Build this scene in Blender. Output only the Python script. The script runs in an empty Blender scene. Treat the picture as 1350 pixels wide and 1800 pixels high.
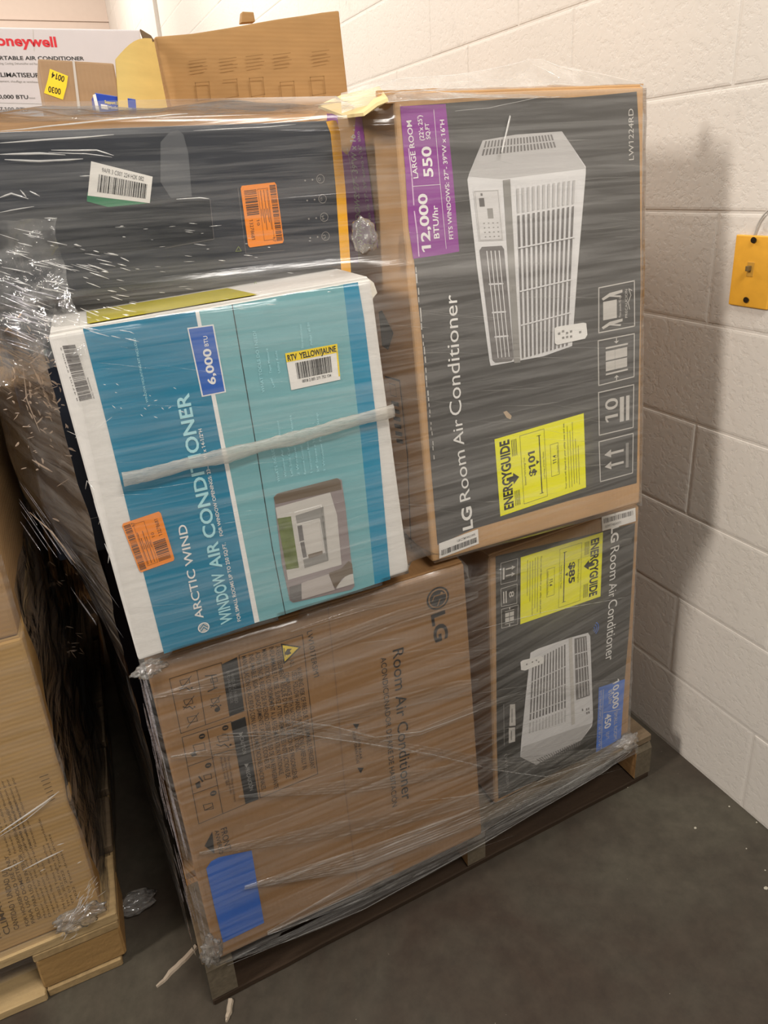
import bpy, bmesh, math, random
import numpy as np
from mathutils import Vector, Matrix, noise
random.seed(7)
sc = bpy.context.scene
COL = sc.collection
V = Vector

# ------------------------------------------------------------------ camera
YAW, PITCH, ROLL = 0.4157, 0.3552, -0.0693
FPX, CX, CY, CAMH = 1200.0, 651.0, 756.0, 1.32
fwd = V((math.sin(YAW) * math.cos(PITCH), math.cos(YAW) * math.cos(PITCH), -math.sin(PITCH)))
r0 = V((math.cos(YAW), -math.sin(YAW), 0)); u0 = r0.cross(fwd)
RT = r0 * math.cos(ROLL) + u0 * math.sin(ROLL)
UP = -r0 * math.sin(ROLL) + u0 * math.cos(ROLL)
CAM = V((0, 0, CAMH))
cd = bpy.data.cameras.new('camera'); cam = bpy.data.objects.new('camera', cd); COL.objects.link(cam)
m = Matrix.Identity(4)
for i in range(3):
    m[i][0] = RT[i]; m[i][1] = UP[i]; m[i][2] = -fwd[i]; m[i][3] = CAM[i]
cam.matrix_world = m
cd.sensor_fit = 'VERTICAL'; cd.sensor_height = 36.0; cd.lens = FPX / 1800 * 36
cd.shift_x = (675 - CX) / 1800; cd.shift_y = (CY - 900) / 1800
cd.clip_start = 0.02; cd.clip_end = 60
sc.camera = cam

# ------------------------------------------------------------------ light
w = bpy.data.worlds.new('world'); sc.world = w; w.use_nodes = True
w.node_tree.nodes['Background'].inputs[0].default_value = (1.0, .96, .92, 1)
w.node_tree.nodes['Background'].inputs[1].default_value = .17
def area(name, loc, to, sx, sy, power, col):
    l = bpy.data.lights.new(name, 'AREA'); l.shape = 'RECTANGLE'; l.size = sx; l.size_y = sy
    l.energy = power; l.color = col
    o = bpy.data.objects.new(name, l); COL.objects.link(o); o.location = loc
    o.rotation_euler = (V(to) - V(loc)).to_track_quat('-Z', 'Y').to_euler()
    return o
area('ceiling_lamp_front', (.55, -.75, 3.1), (.5, .9, .85), 1.1, .35, 60, (1, .95, .89))
area('ceiling_lamp_left', (-3.7, .35, 3.3), (1.1, .75, .8), .4, 1.0, 150, (1, .93, .86))
area('ceiling_lamp_rear', (-.2, 3.4, 3.3), (.9, 2.6, 1.4), 1.6, .5, 75, (1, .93, .85))
area('ceiling_lamp_far', (-.6, 6.4, 3.6), (.8, 6.8, 2.0), 1.6, .5, 110, (1, .90, .82))
sc.view_settings.view_transform = 'Standard'; sc.view_settings.look = 'None'
sc.view_settings.exposure = 0.0; sc.view_settings.gamma = 1.0
try: sc.view_settings.use_curve_mapping = False
except Exception: pass
sc.cycles.transparent_max_bounces = 24
sc.cycles.max_bounces = 8

# ------------------------------------------------------------------ helpers
def ray(px, py): return fwd * FPX + RT * (px - CX) - UP * (py - CY)
def hit(px, py, o, n):
    d = ray(px, py); return CAM + d * ((V(o) - CAM).dot(n) / d.dot(n))
def aty(px, py, y): return hit(px, py, (0, y, 0), V((0, 1, 0)))
def atz(px, py, z=0): return hit(px, py, (0, 0, z), V((0, 0, 1)))
def lin(h):
    c = [int(h[i:i + 2], 16) / 255 for i in (0, 2, 4)]
    return tuple(x / 12.92 if x < .04045 else ((x + .055) / 1.055) ** 2.4 for x in c)

_mc = {}
def mat(name, hexc, rough=.6, spec=.4, bump=0, bscale=200, var=0, vscale=(6, 6, 6), metal=0):
    if name in _mc: return _mc[name]
    M = bpy.data.materials.new(name); M.use_nodes = True; nt = M.node_tree; b = nt.nodes['Principled BSDF']
    c = lin(hexc); b.inputs['Base Color'].default_value = (*c, 1); b.inputs['Roughness'].default_value = rough
    b.inputs['Specular IOR Level'].default_value = spec; b.inputs['Metallic'].default_value = metal
    tc = nt.nodes.new('ShaderNodeTexCoord')
    mp = nt.nodes.new('ShaderNodeMapping'); nt.links.new(tc.outputs['Object'], mp.inputs[0]); mp.inputs['Scale'].default_value = vscale
    nz = nt.nodes.new('ShaderNodeTexNoise'); nt.links.new(mp.outputs[0], nz.inputs['Vector']); nz.inputs['Scale'].default_value = 3; nz.inputs['Detail'].default_value = 6
    mx = nt.nodes.new('ShaderNodeMix'); mx.data_type = 'RGBA'
    v = max(var, .04)
    mx.inputs[6].default_value = (*[x * (1 - v) for x in c], 1); mx.inputs[7].default_value = (*[min(1, x * (1 + v)) for x in c], 1)
    nt.links.new(nz.outputs['Fac'], mx.inputs[0]); nt.links.new(mx.outputs[2], b.inputs['Base Color'])
    if bump:
        n2 = nt.nodes.new('ShaderNodeTexNoise'); n2.inputs['Scale'].default_value = bscale; n2.inputs['Detail'].default_value = 4
        nt.links.new(tc.outputs['Object'], n2.inputs['Vector'])
        bp = nt.nodes.new('ShaderNodeBump'); bp.inputs['Strength'].default_value = bump; bp.inputs['Distance'].default_value = .002
        nt.links.new(n2.outputs['Fac'], bp.inputs['Height']); nt.links.new(bp.outputs[0], b.inputs['Normal'])
    _mc[name] = M; return M

def cardboard(name, hexc, vert=False):
    """brown corrugated board: faint flutes, fibre blotches, scuffs"""
    if name in _mc: return _mc[name]
    M = mat(name, hexc, .82, .25, 0, 60, .16, (4, 4, 14)); nt = M.node_tree; b = nt.nodes['Principled BSDF']
    tc = nt.nodes.new('ShaderNodeTexCoord')
    wv = nt.nodes.new('ShaderNodeTexWave'); wv.bands_direction = 'X' if vert else 'Z'; wv.inputs['Scale'].default_value = 38; wv.inputs['Distortion'].default_value = 1.2
    nt.links.new(tc.outputs['Object'], wv.inputs['Vector'])
    n2 = nt.nodes.new('ShaderNodeTexNoise'); n2.inputs['Scale'].default_value = 9; n2.inputs['Detail'].default_value = 5; nt.links.new(tc.outputs['Object'], n2.inputs['Vector'])
    ad = nt.nodes.new('ShaderNodeMath'); ad.operation = 'MULTIPLY_ADD'; ad.inputs[1].default_value = 3.0
    nt.links.new(n2.outputs['Fac'], ad.inputs[0]); nt.links.new(wv.outputs['Fac'], ad.inputs[2])
    bp = nt.nodes.new('ShaderNodeBump'); bp.inputs['Strength'].default_value = .10; bp.inputs['Distance'].default_value = .0018
    nt.links.new(ad.outputs[0], bp.inputs['Height']); nt.links.new(bp.outputs[0], b.inputs['Normal'])
    return M

def film(name, haze, hi, streak, bump, rough=.13, gloss=1.0, tint='f4f2ee', bscale=None, bdist=.004):
    """stretch wrap: clear film, milky stretch streaks, wet-looking wrinkles"""
    if name in _mc: return _mc[name]
    M = bpy.data.materials.new(name); M.use_nodes = True; nt = M.node_tree; N = nt.nodes; L = nt.links
    N.remove(N['Principled BSDF']); out = N['Material Output']
    tc = N.new('ShaderNodeTexCoord'); mp = N.new('ShaderNodeMapping'); L.new(tc.outputs['Object'], mp.inputs[0]); mp.inputs['Scale'].default_value = streak
    n1 = N.new('ShaderNodeTexNoise'); n1.inputs['Scale'].default_value = 1; n1.inputs['Detail'].default_value = 7; n1.inputs['Roughness'].default_value = .68; n1.inputs['Distortion'].default_value = .5
    L.new(mp.outputs[0], n1.inputs['Vector'])
    rp = N.new('ShaderNodeValToRGB'); rp.color_ramp.elements[0].position = .40; rp.color_ramp.elements[1].position = .74
    rp.color_ramp.elements[0].color = (haze,) * 3 + (1,); rp.color_ramp.elements[1].color = (hi,) * 3 + (1,)
    L.new(n1.outputs['Fac'], rp.inputs[0])
    mp2 = N.new('ShaderNodeMapping'); L.new(tc.outputs['Object'], mp2.inputs[0]); mp2.inputs['Scale'].default_value = bscale or tuple(s * .8 for s in streak)
    n2 = N.new('ShaderNodeTexNoise'); n2.inputs['Scale'].default_value = 1; n2.inputs['Detail'].default_value = 5; n2.inputs['Distortion'].default_value = .9
    L.new(mp2.outputs[0], n2.inputs['Vector'])
    bp = N.new('ShaderNodeBump'); bp.inputs['Strength'].default_value = bump; bp.inputs['Distance'].default_value = bdist
    L.new(n2.outputs['Fac'], bp.inputs['Height'])
    tr = N.new('ShaderNodeBsdfTransparent'); tr.inputs[0].default_value = (.97, .97, .965, 1)
    df = N.new('ShaderNodeBsdfDiffuse'); df.inputs[0].default_value = (*lin(tint), 1)
    tl = N.new('ShaderNodeBsdfTranslucent'); tl.inputs[0].default_value = (*lin(tint), 1)
    m0 = N.new('ShaderNodeMixShader'); m0.inputs[0].default_value = .35; L.new(df.outputs[0], m0.inputs[1]); L.new(tl.outputs[0], m0.inputs[2])
    m1 = N.new('ShaderNodeMixShader'); L.new(rp.outputs[0], m1.inputs[0]); L.new(tr.outputs[0], m1.inputs[1]); L.new(m0.outputs[0], m1.inputs[2])
    gl = N.new('ShaderNodeBsdfGlossy'); gl.inputs['Roughness'].default_value = rough; L.new(bp.outputs[0], gl.inputs['Normal'])
    gm = N.new('ShaderNodeNewGeometry'); io = N.new('ShaderNodeMath'); io.operation = 'MULTIPLY_ADD'; io.inputs[1].default_value = -.8333; io.inputs[2].default_value = 1.5
    L.new(gm.outputs['Backfacing'], io.inputs[0])     # a film has the same sheen from either side
    fr = N.new('ShaderNodeFresnel'); L.new(io.outputs[0], fr.inputs[0]); L.new(bp.outputs[0], fr.inputs['Normal'])
    mu = N.new('ShaderNodeMath'); mu.operation = 'MULTIPLY'; mu.inputs[1].default_value = gloss; mu.use_clamp = True; L.new(fr.outputs[0], mu.inputs[0])
    m2 = N.new('ShaderNodeMixShader'); L.new(mu.outputs[0], m2.inputs[0]); L.new(m1.outputs[0], m2.inputs[1]); L.new(gl.outputs[0], m2.inputs[2])
    L.new(m2.outputs[0], out.inputs[0])
    _mc[name] = M; return M

def thing(name, label, cat, loc, group=None):
    o = bpy.data.objects.new(name, None); COL.objects.link(o); o.location = loc; o.empty_display_size = .05
    o['label'] = label; o['category'] = cat
    if group: o['group'] = group
    return o
def tag(o, label, cat, group=None, kind=None):
    if label: o['label'] = label
    if cat: o['category'] = cat
    if group: o['group'] = group
    if kind: o['kind'] = kind
    return o
def wloc(p):
    l = V((0, 0, 0))
    while p: l = l + V(p.location); p = p.parent
    return l
def mesh_obj(name, verts, faces, mats, parent=None, mi=None, smooth=False, loc=None):
    off = wloc(parent) + (V(loc) if loc else V((0, 0, 0)))
    me = bpy.data.meshes.new(name)
    me.from_pydata([tuple(V(v) - off) for v in verts], [], [tuple(f) for f in faces])
    for m_ in mats: me.materials.append(m_)
    if mi: me.polygons.foreach_set('material_index', mi)
    if smooth: me.polygons.foreach_set('use_smooth', [True] * len(me.polygons))
    me.update()
    o = bpy.data.objects.new(name, me); COL.objects.link(o)
    if loc: o.location = loc
    if parent: o.parent = parent
    return o
def bm_obj(name, bm, mats, parent=None, smooth=False, loc=None):
    bmesh.ops.recalc_face_normals(bm, faces=bm.faces)
    bm.verts.index_update()
    vs = [v.co.copy() for v in bm.verts]; fs = [[v.index for v in f.verts] for f in bm.faces]; mi = [f.material_index for f in bm.faces]
    bm.free()
    return mesh_obj(name, vs, fs, mats, parent, mi, smooth, loc)
def hexa(bm, c, bev=.003, seg=2, mi=0):
    """box from 8 corners: 0-3 front (bl br tr tl), 4-7 back"""
    vs = [bm.verts.new(p) for p in c]
    fs = [bm.faces.new([vs[i] for i in q]) for q in ((0, 1, 2, 3), (5, 4, 7, 6), (4, 0, 3, 7), (1, 5, 6, 2), (3, 2, 6, 7), (4, 5, 1, 0))]
    for f in fs: f.material_index = mi
    if bev:
        es = list({e for f in fs for e in f.edges})
        bmesh.ops.bevel(bm, geom=es, offset=bev, segments=seg, affect='EDGES', profile=.6, clamp_overlap=True)
def boxc(o, ex, ey, ez):
    o, ex, ey, ez = V(o), V(ex), V(ey), V(ez)
    return [o, o + ex, o + ex + ez, o + ez, o + ey, o + ex + ey, o + ex + ey + ez, o + ez + ey]

# text -> flat mesh (built-in font), cached
_tc = {}
_adv = {}
def raw_glyphs(s, bold):
    cu = bpy.data.curves.new('t', 'FONT'); cu.body = s; cu.offset = bold; cu.resolution_u = 3
    ob = bpy.data.objects.new('t', cu); COL.objects.link(ob)
    dg = bpy.context.evaluated_depsgraph_get(); dg.update()
    me = ob.evaluated_get(dg).to_mesh()
    vs = [(v.co.x, v.co.y) for v in me.vertices]; fs = [tuple(p.vertices) for p in me.polygons]
    bpy.data.objects.remove(ob); bpy.data.curves.remove(cu)
    return vs, fs
def glyphs(s, bold=0.0):
    k = (s, bold)
    if k in _tc: return _tc[k]
    vs, fs = raw_glyphs(s, bold)
    if not vs: vs = [(0, 0), (1, 0), (0, 1)]; fs = []
    # give the plain stem of the digit 1 its flag
    if '1' in s:
        if bold not in _adv:
            g = raw_glyphs('1', bold)[0]; _adv[bold] = max(v[0] for v in g) - min(v[0] for v in g)
        for i, ch in enumerate(s):
            if ch != '1': continue
            xr = max(v[0] for v in raw_glyphs(s[:i + 1], bold)[0]); xl = xr - _adv[bold]; t = .09 + bold * 1.6; b = len(vs)
            vs += [(xl + .01, .715), (xl + .01, .715 - t), (xl - .15, .60 - t), (xl - .15, .60)]; fs.append((b, b + 1, b + 2, b + 3))
    x0 = min(v[0] for v in vs); x1 = max(v[0] for v in vs)
    _tc[k] = ([((x - x0) / (x1 - x0), y / .729) for x, y in vs], fs); return _tc[k]

class Face:
    """a flat face of a carton: origin, right, up, outward normal"""
    def __init__(s, o, ex, ez, n):
        s.o = V(o); s.x = V(ex).normalized(); s.z = V(ez).normalized(); s.n = V(n).normalized()
    def uv(s, px, py):
        p = hit(px, py, s.o, s.n) - s.o; return (p.dot(s.x), p.dot(s.z))
    def w(s, u, v, h): return s.o + s.x * u + s.z * v + s.n * h
class Print:
    """flat printed matter on a face; every layer sits a hair above the last"""
    def __init__(s, face, base=.0004): s.f = face; s.v = []; s.fc = []; s.mi = []; s.m = []; s.h = base
    def _mi(s, m):
        if m not in s.m: s.m.append(m)
        return s.m.index(m)
    def up(s, d=.0002): s.h += d
    def poly_l(s, pts, m):
        b = len(s.v); s.v += [s.f.w(u, v, s.h) for u, v in pts]; s.fc.append(list(range(b, b + len(pts)))); s.mi.append(s._mi(m))
    def poly(s, pts, m): s.poly_l([s.f.uv(*p) for p in pts], m)
    def line_l(s, pts, wd, m, closed=False):
        pts = [V(p) for p in pts]
        if closed: pts = pts + [pts[0]]
        for a, b in zip(pts[:-1], pts[1:]):
            d = b - a
            if d.length < 1e-6: continue
            t = d.normalized() * wd * .5; n = V((-t.y, t.x)); s.poly_l([a - t - n, b + t - n, b + t + n, a - t + n], m)
    def line(s, pts, wpx, m, closed=False): s.line_l([s.f.uv(*p) for p in pts], wpx * s.k(*pts[0]), m, closed)
    def k(s, px, py):
        a = V(s.f.uv(px, py)); b = V(s.f.uv(px + 1, py)); c = V(s.f.uv(px, py + 1)); return ((b - a).length + (c - a).length) / 2
    def text(s, t, p0, p1, p2, m, bold=0.0):
        a, b, c = (V(s.f.uv(*p)) for p in (p0, p1, p2))
        vs, fs = glyphs(t, bold); base = len(s.v)
        e = b - a; g = c - a
        nrm = V((-e.y, e.x)).normalized(); g = nrm * g.dot(nrm)
        s.v += [s.f.w(*(a + e * x + g * y), s.h) for x, y in vs]
        k = s._mi(m)
        for f in fs: s.fc.append([base + i for i in f]); s.mi.append(k)
    def ring(s, c, r, wd, m, n=28):
        a = V(s.f.uv(*c)); R = r * s.k(*c); W = wd * s.k(*c)
        for i in range(n):
            t0, t1 = 2 * math.pi * i / n, 2 * math.pi * (i + 1) / n
            s.poly_l([a + V((math.cos(t), math.sin(t))) * q for t, q in ((t0, R), (t1, R), (t1, R - W), (t0, R - W))], m)
    def disc(s, c, r, m, n=28):
        a = V(s.f.uv(*c)); R = r * s.k(*c); s.poly_l([a + V((math.cos(6.2832 * i / n), math.sin(6.2832 * i / n))) * R for i in range(n)], m)
    def quadmap(s, q):
        q = [V(s.f.uv(*p)) for p in q]     # tl tr br bl
        return lambda x, y: (q[0] * (1 - x) * (1 - y) + q[1] * x * (1 - y) + q[2] * x * y + q[3] * (1 - x) * y)
    def rect(s, M, x0, y0, x1, y1, m): s.poly_l([M(x0, y0), M(x1, y0), M(x1, y1), M(x0, y1)], m)
    def frame(s, M, x0, y0, x1, y1, wd, m): s.line_l([M(x0, y0), M(x1, y0), M(x1, y1), M(x0, y1)], wd, m, True)
    def bars(s, M, x0, y0, x1, y1, n, m, seed=1, axis=0):
        rd = random.Random(seed); t = 0; ws = [(rd.choice((1, 1, 2, 3)), rd.choice((1, 1, 2))) for _ in range(n)]; T = sum(a + b for a, b in ws)
        for a, b in ws:
            if axis == 0: s.rect(M, x0 + (x1 - x0) * t / T, y0, x0 + (x1 - x0) * (t + a) / T, y1, m)
            else: s.rect(M, x0, y0 + (y1 - y0) * t / T, x1, y0 + (y1 - y0) * (t + a) / T, m)
            t += a + b
    def tline(s, M, t, x0, y0, x1, y1, x2, y2, m, bold=0):
        """text inside a mapped quad: baseline start, baseline end, cap-top over the start"""
        a, b, c = M(x0, y0), M(x1, y1), M(x2, y2); vs, fs = glyphs(t, bold); base = len(s.v)
        s.v += [s.f.w(*(a + (b - a) * x + (c - a) * y), s.h) for x, y in vs]; k = s._mi(m)
        for f in fs: s.fc.append([base + i for i in f]); s.mi.append(k)
    def build(s, name, parent):
        # consistent outward orientation
        fc = []
        for f in s.fc:
            a, b, c = s.v[f[0]], s.v[f[1]], s.v[f[2]]
            nn = V((0, 0, 0))
            for i in range(len(f)): nn += s.v[f[i]].cross(s.v[f[(i + 1) % len(f)]])
            fc.append(f if nn.dot(s.f.n) > 0 else f[::-1])
        return mesh_obj(name, s.v, fc, s.m, parent, s.mi)

# ------------------------------------------------------------------ materials
def wall_mat():
    M = mat('painted_block', 'd3ccc2', .55, .45, 0, 1, .05, (1, 1, 1)); nt = M.node_tree; b = nt.nodes['Principled BSDF']; N = nt.nodes; L = nt.links
    tc = N.new('ShaderNodeTexCoord')
    n1 = N.new('ShaderNodeTexNoise'); n1.inputs['Scale'].default_value = 75; n1.inputs['Detail'].default_value = 6; n1.inputs['Roughness'].default_value = .62
    n2 = N.new('ShaderNodeTexVoronoi'); n2.inputs['Scale'].default_value = 90
    for n in (n1, n2): L.new(tc.outputs['Object'], n.inputs['Vector'])
    rp = N.new('ShaderNodeValToRGB'); rp.color_ramp.elements[0].position = .36; rp.color_ramp.elements[1].position = .50; L.new(n1.outputs['Fac'], rp.inputs[0])
    ad = N.new('ShaderNodeMath'); ad.operation = 'MULTIPLY_ADD'; ad.inputs[1].default_value = .35; L.new(n2.outputs['Distance'], ad.inputs[0]); L.new(rp.outputs[0], ad.inputs[2])
    bp = N.new('ShaderNodeBump'); bp.inputs['Strength'].default_value = .28; bp.inputs['Distance'].default_value = .002; L.new(ad.outputs[0], bp.inputs['Height']); L.new(bp.outputs[0], b.inputs['Normal'])
    # scuffs and grime patches
    n3 = N.new('ShaderNodeTexNoise'); n3.inputs['Scale'].default_value = 5.5; n3.inputs['Detail'].default_value = 9; n3.inputs['Roughness'].default_value = .75; L.new(tc.outputs['Object'], n3.inputs['Vector'])
    r3 = N.new('ShaderNodeValToRGB'); r3.color_ramp.elements[0].position = .60; r3.color_ramp.elements[1].position = .78; L.new(n3.outputs['Fac'], r3.inputs[0])
    n4 = N.new('ShaderNodeTexNoise'); n4.inputs['Scale'].default_value = 70; n4.inputs['Detail'].default_value = 3; L.new(tc.outputs['Object'], n4.inputs['Vector'])
    r4 = N.new('ShaderNodeValToRGB'); r4.color_ramp.elements[0].position = .64; r4.color_ramp.elements[1].position = .74; L.new(n4.outputs['Fac'], r4.inputs[0])
    mm = N.new('ShaderNodeMath'); mm.operation = 'MULTIPLY'; L.new(r3.outputs[0], mm.inputs[0]); L.new(r4.outputs[0], mm.inputs[1])
    a2 = N.new('ShaderNodeMath'); a2.operation = 'MULTIPLY_ADD'; a2.inputs[1].default_value = .18; a2.use_clamp = True; L.new(r3.outputs[0], a2.inputs[0]); L.new(mm.outputs[0], a2.inputs[2])
    old = b.inputs['Base Color'].links[0].from_socket
    mx = N.new('ShaderNodeMix'); mx.data_type = 'RGBA'; L.new(a2.outputs[0], mx.inputs[0]); L.new(old, mx.inputs[6]); mx.inputs[7].default_value = (*lin('7d7468'), 1)
    L.new(mx.outputs[2], b.inputs['Base Color'])
    return M
def floor_mat():
    M = bpy.data.materials.new('sealed_concrete'); M.use_nodes = True; nt = M.node_tree; N = nt.nodes; L = nt.links; b = N['Principled BSDF']
    tc = N.new('ShaderNodeTexCoord')
    def nz(s, d, r=.6, dist=0):
        n = N.new('ShaderNodeTexNoise'); n.inputs['Scale'].default_value = s; n.inputs['Detail'].default_value = d; n.inputs['Roughness'].default_value = r; n.inputs['Distortion'].default_value = dist
        L.new(tc.outputs['Object'], n.inputs['Vector']); return n
    a = nz(2.2, 8, .6, .6); r = N.new('ShaderNodeValToRGB'); e = r.color_ramp.elements
    e[0].position = .3; e[0].color = (*lin('3a2e26'), 1); e[1].position = .72; e[1].color = (*lin('575347'), 1)
    x = r.color_ramp.elements.new(.5); x.color = (*lin('443e35'), 1)
    L.new(a.outputs['Fac'], r.inputs[0])
    c = nz(26, 10, .7); mx = N.new('ShaderNodeMix'); mx.data_type = 'RGBA'; mx.blend_type = 'OVERLAY'; mx.inputs[0].default_value = .55
    L.new(r.outputs[0], mx.inputs[6]); L.new(c.outputs['Fac'], mx.inputs[7])
    s = nz(130, 2); rs = N.new('ShaderNodeValToRGB'); rs.color_ramp.elements[0].position = .77; rs.color_ramp.elements[1].position = .80; L.new(s.outputs['Fac'], rs.inputs[0])
    m2 = N.new('ShaderNodeMix'); m2.data_type = 'RGBA'; L.new(rs.outputs[0], m2.inputs[0]); L.new(mx.outputs[2], m2.inputs[6]); m2.inputs[7].default_value = (*lin('a09a8a'), 1)
    L.new(m2.outputs[2], b.inputs['Base Color']); b.inputs['Roughness'].default_value = .5; b.inputs['Specular IOR Level'].default_value = .35
    bp = N.new('ShaderNodeBump'); bp.inputs['Strength'].default_value = .2; bp.inputs['Distance'].default_value = .002; L.new(c.outputs['Fac'], bp.inputs['Height']); L.new(bp.outputs[0], b.inputs['Normal'])
    return M
def wood(name, hexc, axis='x'):
    if name in _mc: return _mc[name]
    sc_ = (2, 30, 30) if axis == 'x' else (30, 2, 30)
    M = mat(name, hexc, .8, .25, .5, 120, .42, sc_); return M

WHITE = mat('print_white', 'e8e5e0', .5)
INK = mat('print_black', '1c1b1a', .5)
INKB = mat('print_brown_ink', '231a12', .7)
INKD = mat('print_dark_ink', '1c1917', .65)
CHAR = mat('print_charcoal', '4a4846', .42, .5, 0, 1, .08)
CHAR2 = mat('print_soft_black', '35332f', .42, .5)
PURP = mat('print_purple', '8e3c92', .45)
PURPD = mat('print_lifted_purple', '93399c', .45)  # side panel purple, colour lifted to offset the shade in its gap
YEL = mat('energy_yellow', 'f2ee1c', .5)
YELT = mat('tag_yellow', 'f2d32a', .5)
ORG = mat('sticker_orange', 'f28a1e', .5)
BLUE = mat('print_blue', '4c78cc', .45)
BLUE2 = mat('print_cobalt', '2c5fb4', .45)
TEAL = mat('print_teal', '1c7b9b', .45, .5, 0, 1, .12, (6, 6, 30))
TEALM = mat('print_mid_teal', '2587a8', .45)
TEALL = mat('print_pale_teal', '74a9af', .45, .5, 0, 1, .08, (6, 6, 30))
TEALT = mat('print_aqua', 'a8dbe2', .5)
APP = mat('print_appliance_white', 'd9d7d6', .5)
APP2 = mat('print_appliance_grey', 'b9b6b4', .5)
GREY = mat('print_grey', '8c8984', .5)
GREY2 = mat('print_mid_grey', '6e6a68', .5)
PALE = mat('print_pale_grey', 'c4bfb8', .5)
LEAF = mat('print_foliage', '66713f', .6, .3, 0, 1, .65, (26, 26, 26))
BRNP = mat('print_umber', '6b5c4c', .6)
PAPER = mat('label_paper', 'e6e2dc', .6)
RED = mat('print_red', 'd8222f', .5)
GREEN = mat('print_green', '2f7d55', .5)
LEMON = mat('print_lemon', 'e4cf2a', .5)

# ------------------------------------------------------------------ the room
XW = 1.1106
def build_floor():
    o = mesh_obj('floor', [(-5, -2, 0), (XW + .2, -2, 0), (XW + .2, 9.2, 0), (-5, 9.2, 0)], [(0, 1, 2, 3)], [floor_mat()]); tag(o, None, None, None, 'structure')
build_floor()
def build_wall():
    bm = bmesh.new(); rd = random.Random(3)
    H, Lb = .2032, .4064; J = .0045
    for r in range(19):
        z0, z1 = r * H, (r + 1) * H
        y = -2 + ((.90 + 2) % Lb) - Lb + (0 if r % 2 == 1 else Lb / 2 - .012)
        while y < 8.6:
            a, b = max(y, -2), min(y + Lb, 8.6); y += Lb
            if b - a < .02: continue
            dx = rd.uniform(-.0006, .0006)
            x = XW + dx; k = .005
            vo = [(XW + .0014, p, q) for p, q in ((a + J / 2, z0 + J / 2), (b - J / 2, z0 + J / 2), (b - J / 2, z1 - J / 2), (a + J / 2, z1 - J / 2))]
            vm = [(XW + .0005 + dx, p, q) for p, q in ((a + k * .7, z0 + k * .7), (b - k * .7, z0 + k * .7), (b - k * .7, z1 - k * .7), (a + k * .7, z1 - k * .7))]
            vi = [(x, p, q) for p, q in ((a + k * 1.6, z0 + k * 1.6), (b - k * 1.6, z0 + k * 1.6), (b - k * 1.6, z1 - k * 1.6), (a + k * 1.6, z1 - k * 1.6))]
            O = [bm.verts.new(v) for v in vo]; Mv = [bm.verts.new(v) for v in vm]; I = [bm.verts.new(v) for v in vi]
            for A, B in ((O, Mv), (Mv, I)):
                for i in range(4): bm.faces.new((A[i], A[(i + 1) % 4], B[(i + 1) % 4], B[i]))
            bm.faces.new(I)
    # mortar behind
    c = boxc((XW + .0012, -2, 0), (.15, 0, 0), (0, 10.6, 0), (0, 0, 3.86)); hexa(bm, c, 0)
    o = bm_obj('wall_right', bm, [wall_mat()]); tag(o, None, None, None, 'structure')
    bm = bmesh.new(); hexa(bm, boxc((-5, 8.6, 0), (XW + 5, 0, 0), (0, .15, 0), (0, 0, 3.86)), 0)
    hexa(bm, boxc((-5, 8.58, 3.02), (XW + 5, 0, 0), (0, .03, 0), (0, 0, .02)), 0)
    o = bm_obj('wall_back', bm, [mat('far_wall_paint', 'c9b8aa', .7)]); tag(o, None, None, None, 'structure')
    # service pipe chase on the far part of the right wall
    bm = bmesh.new(); hexa(bm, boxc((XW - .03, 5.82, 0), (.04, 0, 0), (0, .55, 0), (0, 0, 3.86)), .004)
    o = bm_obj('trim_1', bm, [wall_mat()]); tag(o, None, None, None, 'structure')
build_wall()

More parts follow.
